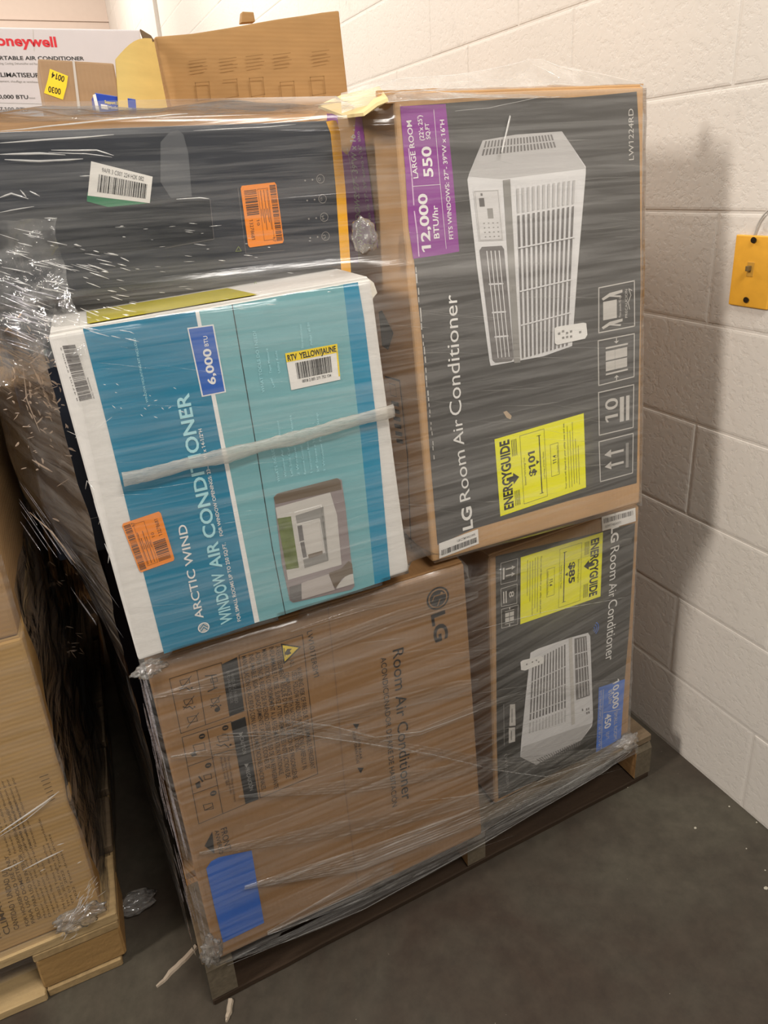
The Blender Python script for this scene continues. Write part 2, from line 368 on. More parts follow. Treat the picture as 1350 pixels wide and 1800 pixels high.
# ------------------------------------------------------------------ pallets
WOODL = wood('pallet_pine', 'b0895a', 'x'); WOODY = wood('pallet_pine_lengthwise', 'a87f52', 'y'); WOODD = wood('pallet_grey_wood', '625848', 'y'); WOODDX = wood('pallet_weathered_shaded_board', '6d5d49', 'x')
def board(name, o, ex, ey, ez, m, parent, T=None, jag=0, bev=.002):
    bm = bmesh.new(); c = boxc(o, ex, ey, ez)
    hexa(bm, c, bev, 1)
    if jag:
        bmesh.ops.subdivide_edges(bm, edges=[e for e in bm.edges if e.calc_length() > .12], cuts=14)
        for v in bm.verts: v.co += V((0, 1, 1)) * (noise.noise(v.co * 17) * jag)
    if T:
        for v in bm.verts: v.co = T @ v.co
    return bm_obj(name, bm, [m], parent)
def stringer_pallet():
    P = thing('wooden_pallet', 'weathered wooden stringer pallet under the wrapped air conditioner cartons by the block wall', 'pallet', (.5, .84, 0))
    for x, wd, m in ((0.0, .045, WOODY), (.515, .042, WOODY), (.955, .045, WOODY)):
        bm = bmesh.new(); D = 1.2; z0, z1 = .018, .108; y = .835
        pts = [(y, z0), (y + .18, z0), (y + .2, z0 + .035), (y + .40, z0 + .035), (y + .42, z0), (y + .78, z0), (y + .8, z0 + .035), (y + 1.0, z0 + .035), (y + 1.02, z0), (y + D, z0), (y + D, z1), (y + .012, z1), (y, z1 - .02)]
        A = [bm.verts.new((x, p, q)) for p, q in pts]; B = [bm.verts.new((x + wd, p, q)) for p, q in pts]
        bm.faces.new(A); bm.faces.new(B[::-1])
        for i in range(len(pts)): bm.faces.new((A[i], A[(i + 1) % len(pts)], B[(i + 1) % len(pts)], B[i]))
        for f in bm.faces:
            if abs(f.calc_center_median().y - y) < .008: f.material_index = 1
        bm_obj('stringer', bm, [m, WOODD], P)
    for i, y in enumerate((.835, 1.0, 1.17, 1.34, 1.51, 1.68, 1.895)):
        wd = .14 if i in (0, 6) else .09
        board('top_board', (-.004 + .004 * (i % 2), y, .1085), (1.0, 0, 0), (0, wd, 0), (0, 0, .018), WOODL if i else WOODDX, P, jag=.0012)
    for i, y in enumerate((.832, 1.36, 1.89)):
        board('bottom_board', (0, y + .004, 0.0002), (1.0, 0, 0), (0, .12, 0), (0, 0, .0130), wood('pallet_dark_board', '33261a', 'x'), P, jag=.0012)  # dark brown wood, deepened further with the shade under the deck
    return P
stringer_pallet()
# left pallet, turned a little
YA = math.radians(-2.5)
TL = Matrix.Translation((-.119, .979, 0)) @ Matrix.Rotation(YA, 4, 'Z')
def block_pallet():
    P = thing('wooden_pallet', 'pale wooden block pallet at lower left under printed brown cartons', 'pallet', TL @ V((-.5, 0, 0)))
    W, D = 1.0, 1.0; bl = wood('pallet_block_chip', '967649', 'x'); pal = wood('pallet_pale_board', 'ab9269', 'x'); pald = wood('pallet_pale_lengthwise', '98805a', 'y')
    for y in (0, .44, .88):
        for x in (-.145, -.57, -1.0): board('block', (x, y + .003, .0185), (.14, 0, 0), (0, .12, 0), (0, 0, .074), bl, P, TL, bev=.004)
    for x in (-.14, -.57, -1.0): board('bottom_board', (x, 0, .0002), (.125, 0, 0), (0, D, 0), (0, 0, .018), pald, P, TL)
    board('front_board', (-1.0, -.004, .0002), (.858, 0, 0), (0, .09, 0), (0, 0, .018), pal, P, TL, jag=.0008)
    for x in (-.145, -.57, -1.0): board('deck_bearer', (x, 0, .093), (.14, 0, 0), (0, D, 0), (0, 0, .018), pald, P, TL)
    for y in (0, .146, .292, .438, .584, .73, .875): board('top_board', (-1.0, y, .1115), (1.0 - .003, 0, 0), (0, .125, 0), (0, 0, .02), pal if y == 0 else WOODDX, P, TL, jag=.0008)  # gap shade painted into the wood of all boards behind the front
    return P
block_pallet()
ZD, ZL = .1268, .1318       # deck heights

# ------------------------------------------------------------------ cartons
def axes(a, b, c):
    return Matrix.Rotation(a, 3, 'Z') @ Matrix.Rotation(b, 3, 'X') @ Matrix.Rotation(c, 3, 'Y')
def carton_body(root, f, W, D, H, m, bev=.006, dent=.0, seed=0, name='carton_body', lip=True):
    bm = bmesh.new(); dd = V((-f.n.x, -f.n.y, 0)).normalized()
    hexa(bm, boxc(f.o, f.x * W, dd * D, f.z * H), bev, 3)
    if dent:   # softened crushed corners: front face itself stays flat
        bmesh.ops.subdivide_edges(bm, edges=[e for e in bm.edges if e.calc_length() > .1], cuts=12, use_grid_fill=True)
        for v in bm.verts:
            p = v.co - f.o; h = -p.dot(f.n)
            if h > .001:
                v.co += (f.x * noise.noise(v.co * 9 + V((seed, 0, 0))) + f.z * noise.noise(v.co * 9 + V((0, seed, 5)))) * dent * min(1, h / .04)
    o = bm_obj(name, bm, [m], root); return o
def seams(root, f, W, D, H, m):
    """flap edges folded over the top and the bottom of the carton, as thin board lips"""
    bm = bmesh.new(); dd = V((-f.n.x, -f.n.y, 0)).normalized()
    for zz in (H - .0005,):
        hexa(bm, boxc(f.w(.003, zz, -.004), f.x * (W - .006), dd * (D * .49), f.z * .004), .001, 1)
        hexa(bm, boxc(f.w(.003, zz, -.004 - D * .5), f.x * (W - .006), dd * (D * .49), f.z * .004), .001, 1)
    bm_obj('flap', bm, [m], root)
def make_carton(label, o, rot, W, H, D, m, name='shipping_carton', cat='box', dent=.004, bev=.006, group=None, seed=1, flap=True):
    A = axes(*rot); f = Face(o, A @ V((1, 0, 0)), A @ V((0, 0, 1)), A @ V((0, -1, 0)))
    root = thing(name, label, cat, V(o) + A @ V((W / 2, D / 2, 0)), group)
    carton_body(root, f, W, D, H, m, bev, dent, seed)
    if flap: seams(root, f, W, D, H, m)
    return root, f

CB_T = cardboard('cardboard_top', 'bb9468', True); CB_B = cardboard('cardboard_low', '8c6944', True)
CB_K = cardboard('cardboard_edge', 'a5825c', True); CB_L = cardboard('cardboard_left_load', 'b9955f'); CB_R = cardboard('cardboard_rear', 'bd9160')
CB_W = mat('white_corrugated', 'dad6d0', .7, .3, .25, 90, .06, (4, 4, 60))
CB_N = mat('navy_black_print', '2c3038', .38, .5, 0, 1, .10)

def energy_guide(f, root, q, price, flip, pricex):
    """yellow energy label; q = tl,tr,br,bl in the label's own reading order"""
    p = Print(f, .0010); M = p.quadmap(q)
    p.rect(M, 0, 0, 1, 1, YEL); p.up()
    p.tline(M, 'ENERGYGUIDE', .06, .150, .95, .150, .06, .045, INK, .035)
    p.poly_l([M(.40, .12), M(.47, .12), M(.47, .17), M(.51, .17), M(.435, .235), M(.36, .17), M(.40, .17)], INK)
    for k in range(4):
        p.rect(M, .07, .175 + k * .016, .27, .178 + k * .016 + .003, INK); p.rect(M, .72, .175 + k * .016, .93, .181 + k * .016, INK)
    p.frame(M, .06, .27, .95, .54, .0006, INK)
    p.tline(M, 'Estimated Yearly Energy Cost', .3, .31, .66, .31, .3, .29, INK)
    p.tline(M, price, pricex - .16, .42, pricex + .16, .42, pricex - .16, .345, INK, .03)
    p.rect(M, .12, .475, .88, .486, INK); p.rect(M, .12, .455, .128, .5, INK); p.rect(M, .88, .455, .888, .5, INK)
    p.poly_l([M(pricex - .03, .435), M(pricex + .03, .435), M(pricex, .47)], INK)
    p.tline(M, 'Cost Range of Similar Models', .3, .525, .66, .525, .3, .508, INK)
    p.frame(M, .30, .60, .72, .69, .0006, INK); p.tline(M, '11.4', .46, .66, .57, .66, .46, .62, INK, .02)
    p.tline(M, 'Combined Energy Efficiency Ratio', .33, .685, .69, .685, .33, .67, INK)
    p.tline(M, 'Your cost will depend on your utility rates and use.', .07, .77, .95, .77, .07, .752, INK, .01)
    for k, (a, b) in enumerate(((.07, .9), (.07, .83), (.1, .93), (.1, .7), (.07, .6))):
        p.rect(M, a, .80 + k * .03, b, .804 + k * .03, INK)
    return p.build('energy_label', root)

def up_text(p, s, m, a, b, c, bold=0): p.text(s, a, b, c, m, bold)

# ---- upper right: tall charcoal carton
root, F = make_carton('tall charcoal-printed air conditioner carton with purple label, upper right of the wrapped stack', (.4598, .8342, .7345), (-.0571, -.0806, -.007), .4192, .6862, .50, CB_T, seed=2, dent=.003, bev=.005)
TOPF = F
p = Print(F)
p.poly([(706, 187), (900, 173), (1000, 172), (1060, 167), (1119, 161), (1124, 250), (1126, 500), (1122, 700), (1119, 849), (1000, 880), (831, 930), (769, 958), (764, 900), (755, 790), (742, 600), (733, 515), (722, 400)], CHAR)
p.up()
p.poly([(703, 187), (783, 183), (796, 310), (807, 442), (780, 447), (726, 455), (718, 400), (712, 300)], PURP); p.up()
p.text('LARGE ROOM', (734.9, 312.9), (722.4, 211.5), (725.8, 313), WHITE, .012)
p.text('550', (761, 310.6), (756.5, 257), (744, 312), WHITE, .025)
p.text("(22'x 25')", (745, 246.8), (740.6, 202.8), (737, 247), WHITE, .01)
p.text('SQ.FT', (756, 244.5), (753, 216), (748.7, 245), WHITE, .015)
p.text('12,000', (757, 441.6), (749.7, 340), (741, 443), WHITE, .025)
p.text('BTU/hr', (772, 418.8), (768.5, 360.7), (762, 419.5), WHITE, .015)
p.text('FITS WINDOWS: 27"- 39"W x 16"H', (796.4, 420), (780, 210.4), (789, 421), WHITE, .01)
p.line([(762, 193), (772, 310), (784, 437)], .8, WHITE); p.line([(726, 327.7), (773.6, 324.3)], .8, WHITE)
p.text('LW1224RD', (1113.4, 281), (1112.6, 191), (1104.4, 281), PALE, .0)
p.text('LG', (830.5, 928), (827.5, 889), (812.5, 929), WHITE, .03)
p.text('Room', (826.5, 877), (816, 790), (806.5, 878), WHITE, .0)
p.text('Air', (815.5, 781), (811.5, 735), (796.5, 783), WHITE, .0)
p.text('Conditioner', (811, 728), (802.5, 517), (789, 730), WHITE, .0)
# torn tape print and white scuff line down the left margin
rd = random.Random(4)
yy = 470
while yy < 815:
    x = 731 + (yy - 470) * .095 + rd.uniform(-1, 1); l = rd.uniform(3, 13) if yy < 700 else rd.uniform(2, 6)
    if yy < 560: l *= 2
    p.line([(x, yy), (x + l * .08, yy + l)], rd.uniform(1, 2.6) if yy < 700 else 1.4, PALE); yy += l + rd.uniform(3, 12)
for a in ((718, 262, 727, 360), (728, 372, 736, 450)): p.line([(a[0], a[1]), ((a[0] + a[2]) / 2 + 1, (a[1] + a[3]) / 2), (a[2], a[3])], 2.2, mat('scuff_pink', 'd3b4cf', .6))
p.poly([(884, 724), (890, 722), (899, 731), (897, 737), (890, 734)], mat('scuff_tan', 'b8a084', .7))
p.build('front_print', root)
# appliance picture
p = Print(F, .0009)
p.poly([(821, 316), (824, 306), (848, 247), (905, 237), (987, 231), (1029, 293), (1029, 305), (1015, 470), (1005, 608), (955, 626), (862, 643), (860, 635), (838, 470)], APP); p.up()
p.poly([(823, 310), (848, 247), (905, 237), (987, 231), (1029, 296), (950, 306), (880, 315)], APP2); p.up()
Mv = p.quadmap([(852, 248), (971, 236), (979, 260), (845, 275)])
for r in range(2):
    for i in range(22): p.rect(Mv, (i + .1) / 22, .02 + r * .52, (i + .62) / 22, .44 + r * .52, GREY2)
p.poly([(883, 317), (896, 315), (914, 637), (903, 638)], GREY); p.up()
Mc = p.quadmap([(831, 335), (876, 333), (884, 422), (841, 424)]); p.rect(Mc, 0, 0, 1, 1, mat('print_panel_grey', 'cfccca', .5)); p.up()
p.rect(Mc, .18, .15, .38, .32, GREY2); p.rect(Mc, .26, .06, .34, .11, GREY2); p.rect(Mc, .46, .36, .68, .56, GREY)
for i in range(4):
    for j in range(4): p.rect(Mc, .25 + i * .18, .64 + j * .09, .31 + i * .18, .66 + j * .09, GREY)
p.frame(Mc, .05, .02, .95, .98, .0004, GREY)
p.poly([(846, 434), (881, 432), (885, 438), (902, 630), (898, 634), (870, 637), (865, 632), (842, 440)], GREY2); p.up()
Ml = p.quadmap([(846, 437), (882, 436), (900, 632), (868, 635)])
for i in (.2, .4, .6, .8): p.rect(Ml, i, .02, i + .045, .97, APP)
for j in (.3, .55, .77): p.rect(Ml, .15, j, .88, j + .014, APP)
Mg = p.quadmap([(906, 332), (1014, 316), (1000, 606), (916, 630)])
for i in range(12):
    a = (i + .08) / 12; b = (i + .52) / 12
    p.rect(Mg, a, .0, b, .135, APP2); p.rect(Mg, a, .15, b, 1.0, GREY2)
p.up()
for j in (.33, .585, .79): p.rect(Mg, 0, j, 1, j + .008, APP)
p.poly([(973, 577), (978, 574), (1024, 567), (1029, 568), (1031, 588), (1027, 595), (978, 606), (974, 603)], WHITE); p.up()
Mr = p.quadmap([(973, 577), (1031, 567), (1031, 594), (974, 606)])
for i, j in ((.1, .3), (.22, .2), (.22, .6), (.34, .35), (.34, .6), (.46, .3), (.46, .62), (.74, .45)): p.rect(Mr, i, j, i + .07, j + .14, GREY)
p.build('appliance_picture', root)
# handling pictograms
p = Print(F, .0007)
q1 = p.quadmap([(1052, 506), (1114.5, 493.5), (1115, 573), (1052, 585)]); q2 = p.quadmap([(1051, 599), (1114.5, 586.5), (1114, 662), (1052, 677.5)])
q3 = p.quadmap([(1051.6, 690), (1113.5, 676), (1112.5, 751), (1053, 765)]); q4 = p.quadmap([(1052.5, 776.5), (1112.5, 761.5), (1111.5, 831), (1055, 846.5)])
for q in (q1, q2, q3, q4): p.frame(q, 0, 0, 1, 1, .0019, PALE)
p.rect(q1, .12, .33, .5, .74, PALE)
for yy_, s_ in ((.2, 1), (.84, -1)):
    p.poly_l([q1(.08, yy_ + .05), q1(.3, yy_ - .04), q1(.66, yy_ - .06), q1(.66, yy_), q1(.42, yy_ + .03), q1(.62, yy_ + .06), q1(.6, yy_ + .1), q1(.3, yy_ + .04), q1(.12, yy_ + .1)], PALE)
p.tline(q1, 'Peso pesado 45 kg', .62, .74, .62, .28, .55, .74, PALE)
p.tline(q1, 'PRECAUCION', .8, .78, .8, .15, .73, .78, PALE)
p.line_l([q1(.86, .6), q1(.82, .45), q1(.9, .3), q1(.84, .15), q1(.93, .2)], .0012, PALE)
for a, b in ((.20, .44), (.46, .70)):
    for c, d in ((.27, .48), (.51, .72)): p.rect(q2, a + .0, c, a + .255 if a < .3 else b + .1, d, PALE)
p.rect(q2, .2, .18, .82, .22, PALE); p.rect(q2, .2, .77, .82, .81, PALE)
for y0, y1 in ((.03, .14), (.97, .86)):
    p.line_l([q2(.5, y0), q2(.5, (y0 + y1) / 2)], .0016, PALE); p.poly_l([q2(.43, (y0 + y1) / 2), q2(.57, (y0 + y1) / 2), q2(.5, y1)], PALE)
p.tline(q3, '10', .54, .74, .54, .2, .16, .74, PALE, .01)
p.rect(q3, .6, .22, .72, .80, PALE); p.rect(q3, .78, .22, .88, .80, PALE)
for yy_ in (.36, .66):
    p.rect(q4, .3, yy_ - .03, .72, yy_ + .03, PALE); p.poly_l([q4(.14, yy_), q4(.34, yy_ - .1), q4(.34, yy_ + .1)], PALE)
p.rect(q4, .78, .2, .87, .82, GREY)
p.build('handling_pictograms', root)
energy_guide(F, root, [(879, 907.5), (868.7, 772), (1025.4, 726), (1029.5, 856.4)], '$101', 0, .55)
p = Print(F, .0012); M = p.quadmap([(771, 955), (839.5, 929.5), (841, 955), (771.6, 981.5)]); p.rect(M, 0, 0, 1, 1, PAPER); p.up()
p.bars(M, .06, .5, .96, .85, 34, INK, 5); p.tline(M, '12KCTMVWU19P5', .45, .36, .92, .36, .45, .2, INK, .01); p.build('barcode_label', root)
# side face: purple panel and dark print
FS = Face(F.o, V((-F.n.x, -F.n.y, 0)), F.z, V((-F.n.x, -F.n.y, 0)).normalized().cross(F.z) * -1)     # x runs back from the corner
p = Print(FS, .0005)
p.poly([(596, 214), (661, 201), (673, 330), (686, 471), (640, 481), (596, 470)], PURPD); p.up()
p.text('FITS WINDOWS: 27"- 39"W x 16"H', (655, 462), (647.5, 224), (645, 464), PALE, .012)
p.text('Para ventanas de 27"- 39" ancho x 16" alto', (677, 448), (656, 233), (671, 449), PALE, .005)
p.line([(625, 224), (652, 400)], .9, PALE)
p.poly([(680, 562), (686, 558), (706, 595), (695, 627), (684, 622)], INKD)
p.line([(688, 676), (714, 679), (723, 812), (723, 985)], 1.6, INKD)
Mq = p.quadmap([(690, 680), (712, 683), (720, 800), (703, 800)]); p.frame(Mq, .2, .05, .7, .22, .0008, INKD)
for k in range(6): p.rect(Mq, .15, .3 + k * .11, .8, .36 + k * .11, INKD)
p.build('side_print', root)
# opened top flap, bent up and back at the left, and a crumpled strip of board along the top edge
bm = bmesh.new()
pts = [aty(604, 208, .90), aty(640, 204, .85), aty(664, 186, .845), aty(683, 178, .845), aty(668, 157, .93), aty(640, 163, 1.02), aty(600, 172, 1.06), aty(560, 190, 1.05)]
vs = [bm.verts.new(q) for q in pts]; f0 = bm.faces.new(vs)
e = bmesh.ops.extrude_face_region(bm, geom=[f0]); 
for v in e['geom']:
    if isinstance(v, bmesh.types.BMVert): v.co += V((.0, .002, .004))
bm_obj('open_flap', bm, [mat('board_inner_cream', 'd9c08c', .8, .2, .4, 40, .1)], root)
bm = bmesh.new(); n = 24; top = []; bot = []
for i in range(n + 1):
    t = i / n; x = 664 + t * (1131 - 664); yb = 181 - t * 25 + noise.noise(V((t * 9, 0, 0))) * 4; yt = 159 - t * 12 + noise.noise(V((t * 7, 4, 0))) * 3
    top.append(aty(x, yt, .893 + .03 * t)); bot.append(aty(x, yb, .8875 + .02 * t))
A = [bm.verts.new(q) for q in bot]; B = [bm.verts.new(q) for q in top]; C_ = [bm.verts.new(q + V((0, .006, 0))) for q in bot]; D_ = [bm.verts.new(q + V((0, .006, 0))) for q in top]
for i in range(n):
    bm.faces.new((A[i], A[i + 1], B[i + 1], B[i])); bm.faces.new((D_[i], D_[i + 1], C_[i + 1], C_[i])); bm.faces.new((B[i], B[i + 1], D_[i + 1], D_[i])); bm.faces.new((C_[i], C_[i + 1], A[i + 1], A[i]))
bm.faces.new((A[0], B[0], D_[0], C_[0])); bm.faces.new((A[n], C_[n], D_[n], B[n]))
bm_obj('crushed_top_edge', bm, [CB_K], root)

# ---- lower right: second charcoal carton, upside down print
root, F = make_carton('charcoal-printed air conditioner carton lying upside down, lower right of the wrapped stack', (.5849, .843, .1352), (.0477, -.0485, .0165), .3689, .5491, .48, CB_K, seed=3, dent=.003, bev=.007)
BLKF = F
p = Print(F)
p.poly([(871, 978), (915, 967), (1058, 934), (1116, 919), (1113, 985), (1106, 1100), (1098, 1192), (1090, 1312), (1047, 1324), (930, 1378), (876, 1404), (873, 1300), (872, 1100)], CHAR2); p.up()
p.text('LG', (1074.5, 927), (1073.5, 955), (1088, 925), WHITE, .03)
p.text('Room', (1073, 963), (1071, 1021), (1089, 961), WHITE, .0)
p.text('Air', (1070.5, 1027), (1069.5, 1052), (1085, 1025), WHITE, .0)
p.text('Conditioner', (1069.5, 1057), (1064, 1163), (1085.5, 1056), WHITE, .0)
for r_ in (3, 6.5, 10):
    a = V(F.uv(1042, 1106)); k = p.k(1042, 1106)
    pts = [a + V((math.cos(t), math.sin(t))) * r_ * k for t in [math.radians(-55 + 11 * i) for i in range(11)]]; p.line_l(pts, 1.6 * k, BLUE)
p.build('front_print', root)
p = Print(F, .0007)
for q, kind in (((880, 990), (909.6, 981.5), (908, 1020), (880, 1027)), 'a'), (((880, 1035), (908.7, 1026), (908, 1060), (881, 1066)), '8'), (((881, 1071), (910.5, 1063), (909.6, 1097), (881.5, 1104)), 'w'):
    M = p.quadmap(q); p.frame(M, 0, 0, 1, 1, .0009, PALE)
    if kind == 'a':
        p.rect(M, .12, .25, .22, .8, PALE)
        for y_ in (.35, .66): p.rect(M, .3, y_ - .03, .7, y_ + .03, PALE); p.poly_l([M(.88, y_), M(.66, y_ - .1), M(.66, y_ + .1)], PALE)
    elif kind == '8':
        p.tline(M, '8', .5, .3, .5, .62, .82, .3, PALE, .01); p.rect(M, .12, .2, .2, .85, PALE); p.rect(M, .27, .2, .35, .85, PALE)
    else:
        for a_ in (.22, .5):
            for b_ in (.26, .52): p.rect(M, a_, b_, a_ + .25, b_ + .22, PALE)
        p.rect(M, .2, .16, .77, .19, PALE); p.rect(M, .2, .81, .77, .84, PALE); p.rect(M, .46, 0, .52, .12, PALE); p.rect(M, .46, .88, .52, 1, PALE)
p.build('handling_pictograms', root); p = Print(F, .0007)
for q in (((896, 1238), (905, 1237), (906, 1275), (895, 1276)), ((894, 1279), (905, 1278), (905, 1303), (894, 1306))):
    M = p.quadmap(q); p.rect(M, 0, 0, 1, 1, PALE); p.h += .0001; p.rect(M, .3, .2, .5, .85, GREY); p.h -= .0001
p.line([(885, 1238), (886, 1310)], .8, GREY); p.text('LW1017ERSM1', (886, 1327), (890, 1385), (891, 1326), GREY)
p.build('specification_tag', root)
energy_guide(F, root, [(1059.3, 935), (1054.8, 1048), (914, 1097), (914.7, 979.4)], '$85', 1, .47)
p = Print(F, .0008)
p.poly([(932, 1147), (945, 1140), (1000, 1121), (1033, 1112), (1037, 1118), (1042, 1262), (1040, 1276), (1022, 1300), (942, 1344), (914, 1330), (916, 1300), (924, 1220)], APP); p.up()
p.poly([(914, 1330), (918, 1312), (1000, 1283), (1041, 1270), (1022, 1300), (942, 1344)], APP2)
M = p.quadmap([(935, 1160), (995, 1128), (996, 1270), (928, 1292)])
for i in range(12):
    a, b = (i + .15) / 12, (i + .62) / 12; p.rect(M, a, .02, b, .8, GREY2); p.rect(M, a, .83, b, .98, APP2)
p.up()
for j in (.28, .5, .7): p.rect(M, 0, j, 1, j + .012, APP)
p.poly([(999, 1122), (1005, 1120), (1010, 1272), (1004, 1274)], PALE)
p.poly([(1009, 1122), (1030, 1117), (1036, 1222), (1012, 1230)], GREY2); p.up()
M = p.quadmap([(1009, 1122), (1030, 1117), (1036, 1222), (1012, 1230)])
for i in (.2, .42, .62, .84): p.rect(M, i, .02, i + .05, .98, APP)
for j in (.24, .48, .72): p.rect(M, 0, j, 1, j + .018, APP)
M = p.quadmap([(1014, 1240), (1038, 1232), (1040, 1264), (1018, 1272)])
for i, j in ((.6, .3), (.6, .5), (.75, .3), (.75, .5), (.3, .25)): p.rect(M, i, j, i + .09, j + .12, GREY2)
M = p.quadmap([(942, 1334), (1022, 1300), (1020, 1308), (950, 1340)])
for i in range(20): p.rect(M, i / 20, 0, (i + .5) / 20, 1.0, GREY2)
p.poly([(914, 1163), (918, 1160), (950, 1152), (955, 1156), (955, 1165), (922, 1178), (915, 1177)], WHITE); p.up()
for a in ((925, 1167), (935, 1163), (942, 1160), (946, 1163)): p.disc(a, 1.3, GREY2, 8)
p.build('appliance_picture', root)
p = Print(F, .0010); p.poly([(1052, 1208), (1098, 1193), (1093, 1260), (1090, 1312), (1047, 1322), (1050, 1260)], BLUE); p.up()
p.text('10,000', (1077, 1197), (1076, 1247), (1088, 1195), WHITE, .02); p.text('BTU/hr', (1069, 1214), (1069, 1239), (1075.6, 1213), PALE, .01)
p.text('450', (1063, 1257), (1062, 1282), (1074, 1255), WHITE, .02); p.text('SMALL ROOM', (1079, 1252), (1078, 1300), (1085, 1251), PALE); p.text('SQ.FT', (1065, 1287), (1065, 1300), (1070, 1286), PALE)
p.text("FITS WINDOWS: 22\"-36\"W x 14\"H", (1053, 1215), (1051, 1312), (1057.5, 1214), PALE)
p.line([(1060, 1212), (1056, 1316)], .8, PALE); p.line([(1061, 1252), (1090, 1246)], .8, PALE)
p.build('blue_label', root)
p = Print(F, .0013); M = p.quadmap([(1056.7, 908.3), (1116, 891.7), (1116.7, 915.6), (1058, 933)]); p.rect(M, 0, 0, 1, 1, PAPER); p.up()
p.bars(M, .05, .16, .93, .5, 30, GREY2, 9); p.tline(M, '107M1T4B24SV11', .08, .85, .55, .85, .08, .66, GREY2); p.build('barcode_label', root)

# ---- lower left: plain brown carton
root, F = make_carton('large plain brown air conditioner carton with warning panel, lower left of the wrapped stack', (.019, .818, .1285), (-.0392, -.0531, -.0172), .5082, .5808, .50, CB_B, seed=5, dent=.003, bev=.007)
BRF = F
p = Print(F)
p.line([(576, 1064), (590, 1200), (606, 1386), (623, 1513), (630, 1560)], 1.3, mat('board_crease', '77573a', .8))
p.disc((769.5, 1051.5), 19.5, INKD); p.up(); p.ring((769.5, 1051.5), 16.5, 2.2, CB_B); p.up(.0001)
p.line([(760, 1056), (763, 1048), (783, 1042)], 1.6, CB_B); p.line([(773, 1053), (769, 1064)], 1.6, CB_B); p.disc((776, 1042), 2.2, CB_B, 12)
p.text('LG', (758, 1080.7), (765, 1130), (783, 1077), INKD, .03)
p.text('Room Air Conditioner', (690, 1143), (706.5, 1408), (710.5, 1141), INKD, .0)
p.text('ACONDICIONADOR DE AIRE DE HABITACIÓN', (669, 1156.4), (689.5, 1419), (679, 1155), INKD)
p.text('LW1017ERSM1', (539.3, 1110), (552, 1190.7), (549, 1108.5), INKB)
p.text('FRONT', (387.5, 1457), (396, 1496), (399, 1453.5), INKD); p.text('ANVERSO', (377, 1460), (386, 1502), (384.5, 1458), INKD)
p.poly([(373, 1461), (359.5, 1486.5), (377, 1500)], INKD)
p.poly([(620, 1272), (631, 1272), (627, 1282)], INKD); p.poly([(628, 1349), (639, 1349), (634, 1359)], INKD)
p.text('INSERT DRAIN PLUG', (619, 1286), (627, 1342), (624, 1285), INKB); p.text('ON REAR', (628, 1300), (632, 1335), (633, 1299), INKB)
p.build('front_print', root)
p = Print(F)
p.line([(420, 1151.5), (531.5, 1115.5), (558.5, 1360), (457.5, 1402.5)], 1.1, INKB, True)
WL = [('WARNING: RISK OF FIRE DUE TO FLAMMABLE REFRIGERANT', (521, 1174), (546, 1353)), ('USED. FOLLOW HANDLING INSTRUCTIONS CAREFULLY IN', (512.5, 1180), (532, 1353)),
      ('COMPLIANCE WITH NATIONAL REGULATIONS.', (499, 1183), (520, 1322)), ("AVERTISSEMENT: RISQUE D'INCENDIE EN RAISON DE FRIGORIGÈNE", (484, 1136), (515, 1370)),
      ('INFLAMMABLE UTILISÉ. SUIVEZ ATTENTIVEMENT LES INSTRUCTIONS DE', (472.5, 1138), (503, 1368)), ('MANIPULATION CONFORMÉMENT À LA RÉGLEMENTATION NATIONALE.', (460, 1142), (491, 1363)),
      ('ADVERTENCIA: RIESGO DE INCENDIO DEBIDO AL USO DE UN REFRIGERANTE', (448.5, 1147), (482, 1387)), ('INFLAMABLE. SIGA CUIDADOSAMENTE LAS INSTRUCCIONES DE', (437, 1151), (467, 1353)),
      ('MANIPULACIÓN DE ACUERDO CON LAS REGLAMENTACIONES NACIONALES.', (424.5, 1154), (460, 1390))]
for s_, a, b in WL: p.text(s_, a, b, (a[0] + 9, a[1] - 1.5), INKB, .003)
p.text('A2L', (508.5, 1160), (511, 1172), (516, 1158), INKB)
p.poly([(493.5, 1131), (529.5, 1136.5), (498.5, 1168)], INK); p.up(); p.poly([(496.5, 1133.8), (524.5, 1138), (500.3, 1162.5)], YELT); p.up()
p.poly([(501, 1146), (505, 1140), (513, 1140), (509, 1144), (512, 1148), (505, 1151), (501, 1150)], INK); p.line([(499, 1139), (501, 1153)], 1, INK)
p.h = .0004
p.poly([(390, 1167.5), (416.5, 1154.5), (429.5, 1249.5), (404, 1259)], INK); p.poly([(406, 1269), (431, 1259.5), (454.5, 1404.5), (432.5, 1413)], INK); p.up()
p.text('HANDLING / MANEJO', (405, 1184), (413, 1236), (411, 1181), GREY2); p.text('DECLARACIONES DE', (398, 1180), (405, 1236), (403, 1178), GREY2)
p.text('CAUTION', (421, 1296), (427, 1326), (428, 1294), GREY); p.text('PRECAUCIÓN', (431, 1350), (439, 1390), (438, 1348), GREY)
p.poly([(419, 1290), (427, 1286), (424, 1294)], GREY); p.poly([(429, 1343), (437, 1342), (433, 1349)], GREY)
p.h = .0004
for pl_, c in (([(297.8, 1193), (389, 1164.5), (404, 1259), (318, 1289)], True), ([(346, 1178), (361.5, 1273)], False), ([(319.8, 1296), (406, 1268), (432, 1413), (349.5, 1448)], True), ([(364, 1281), (391.6, 1430)], False),
               ([(330, 1347), (376, 1331)], False), ([(340, 1395.5), (382, 1380)], False), ([(375, 1327), (415, 1315.5)], False)):
    p.line(pl_, 1.0, INKB, c)
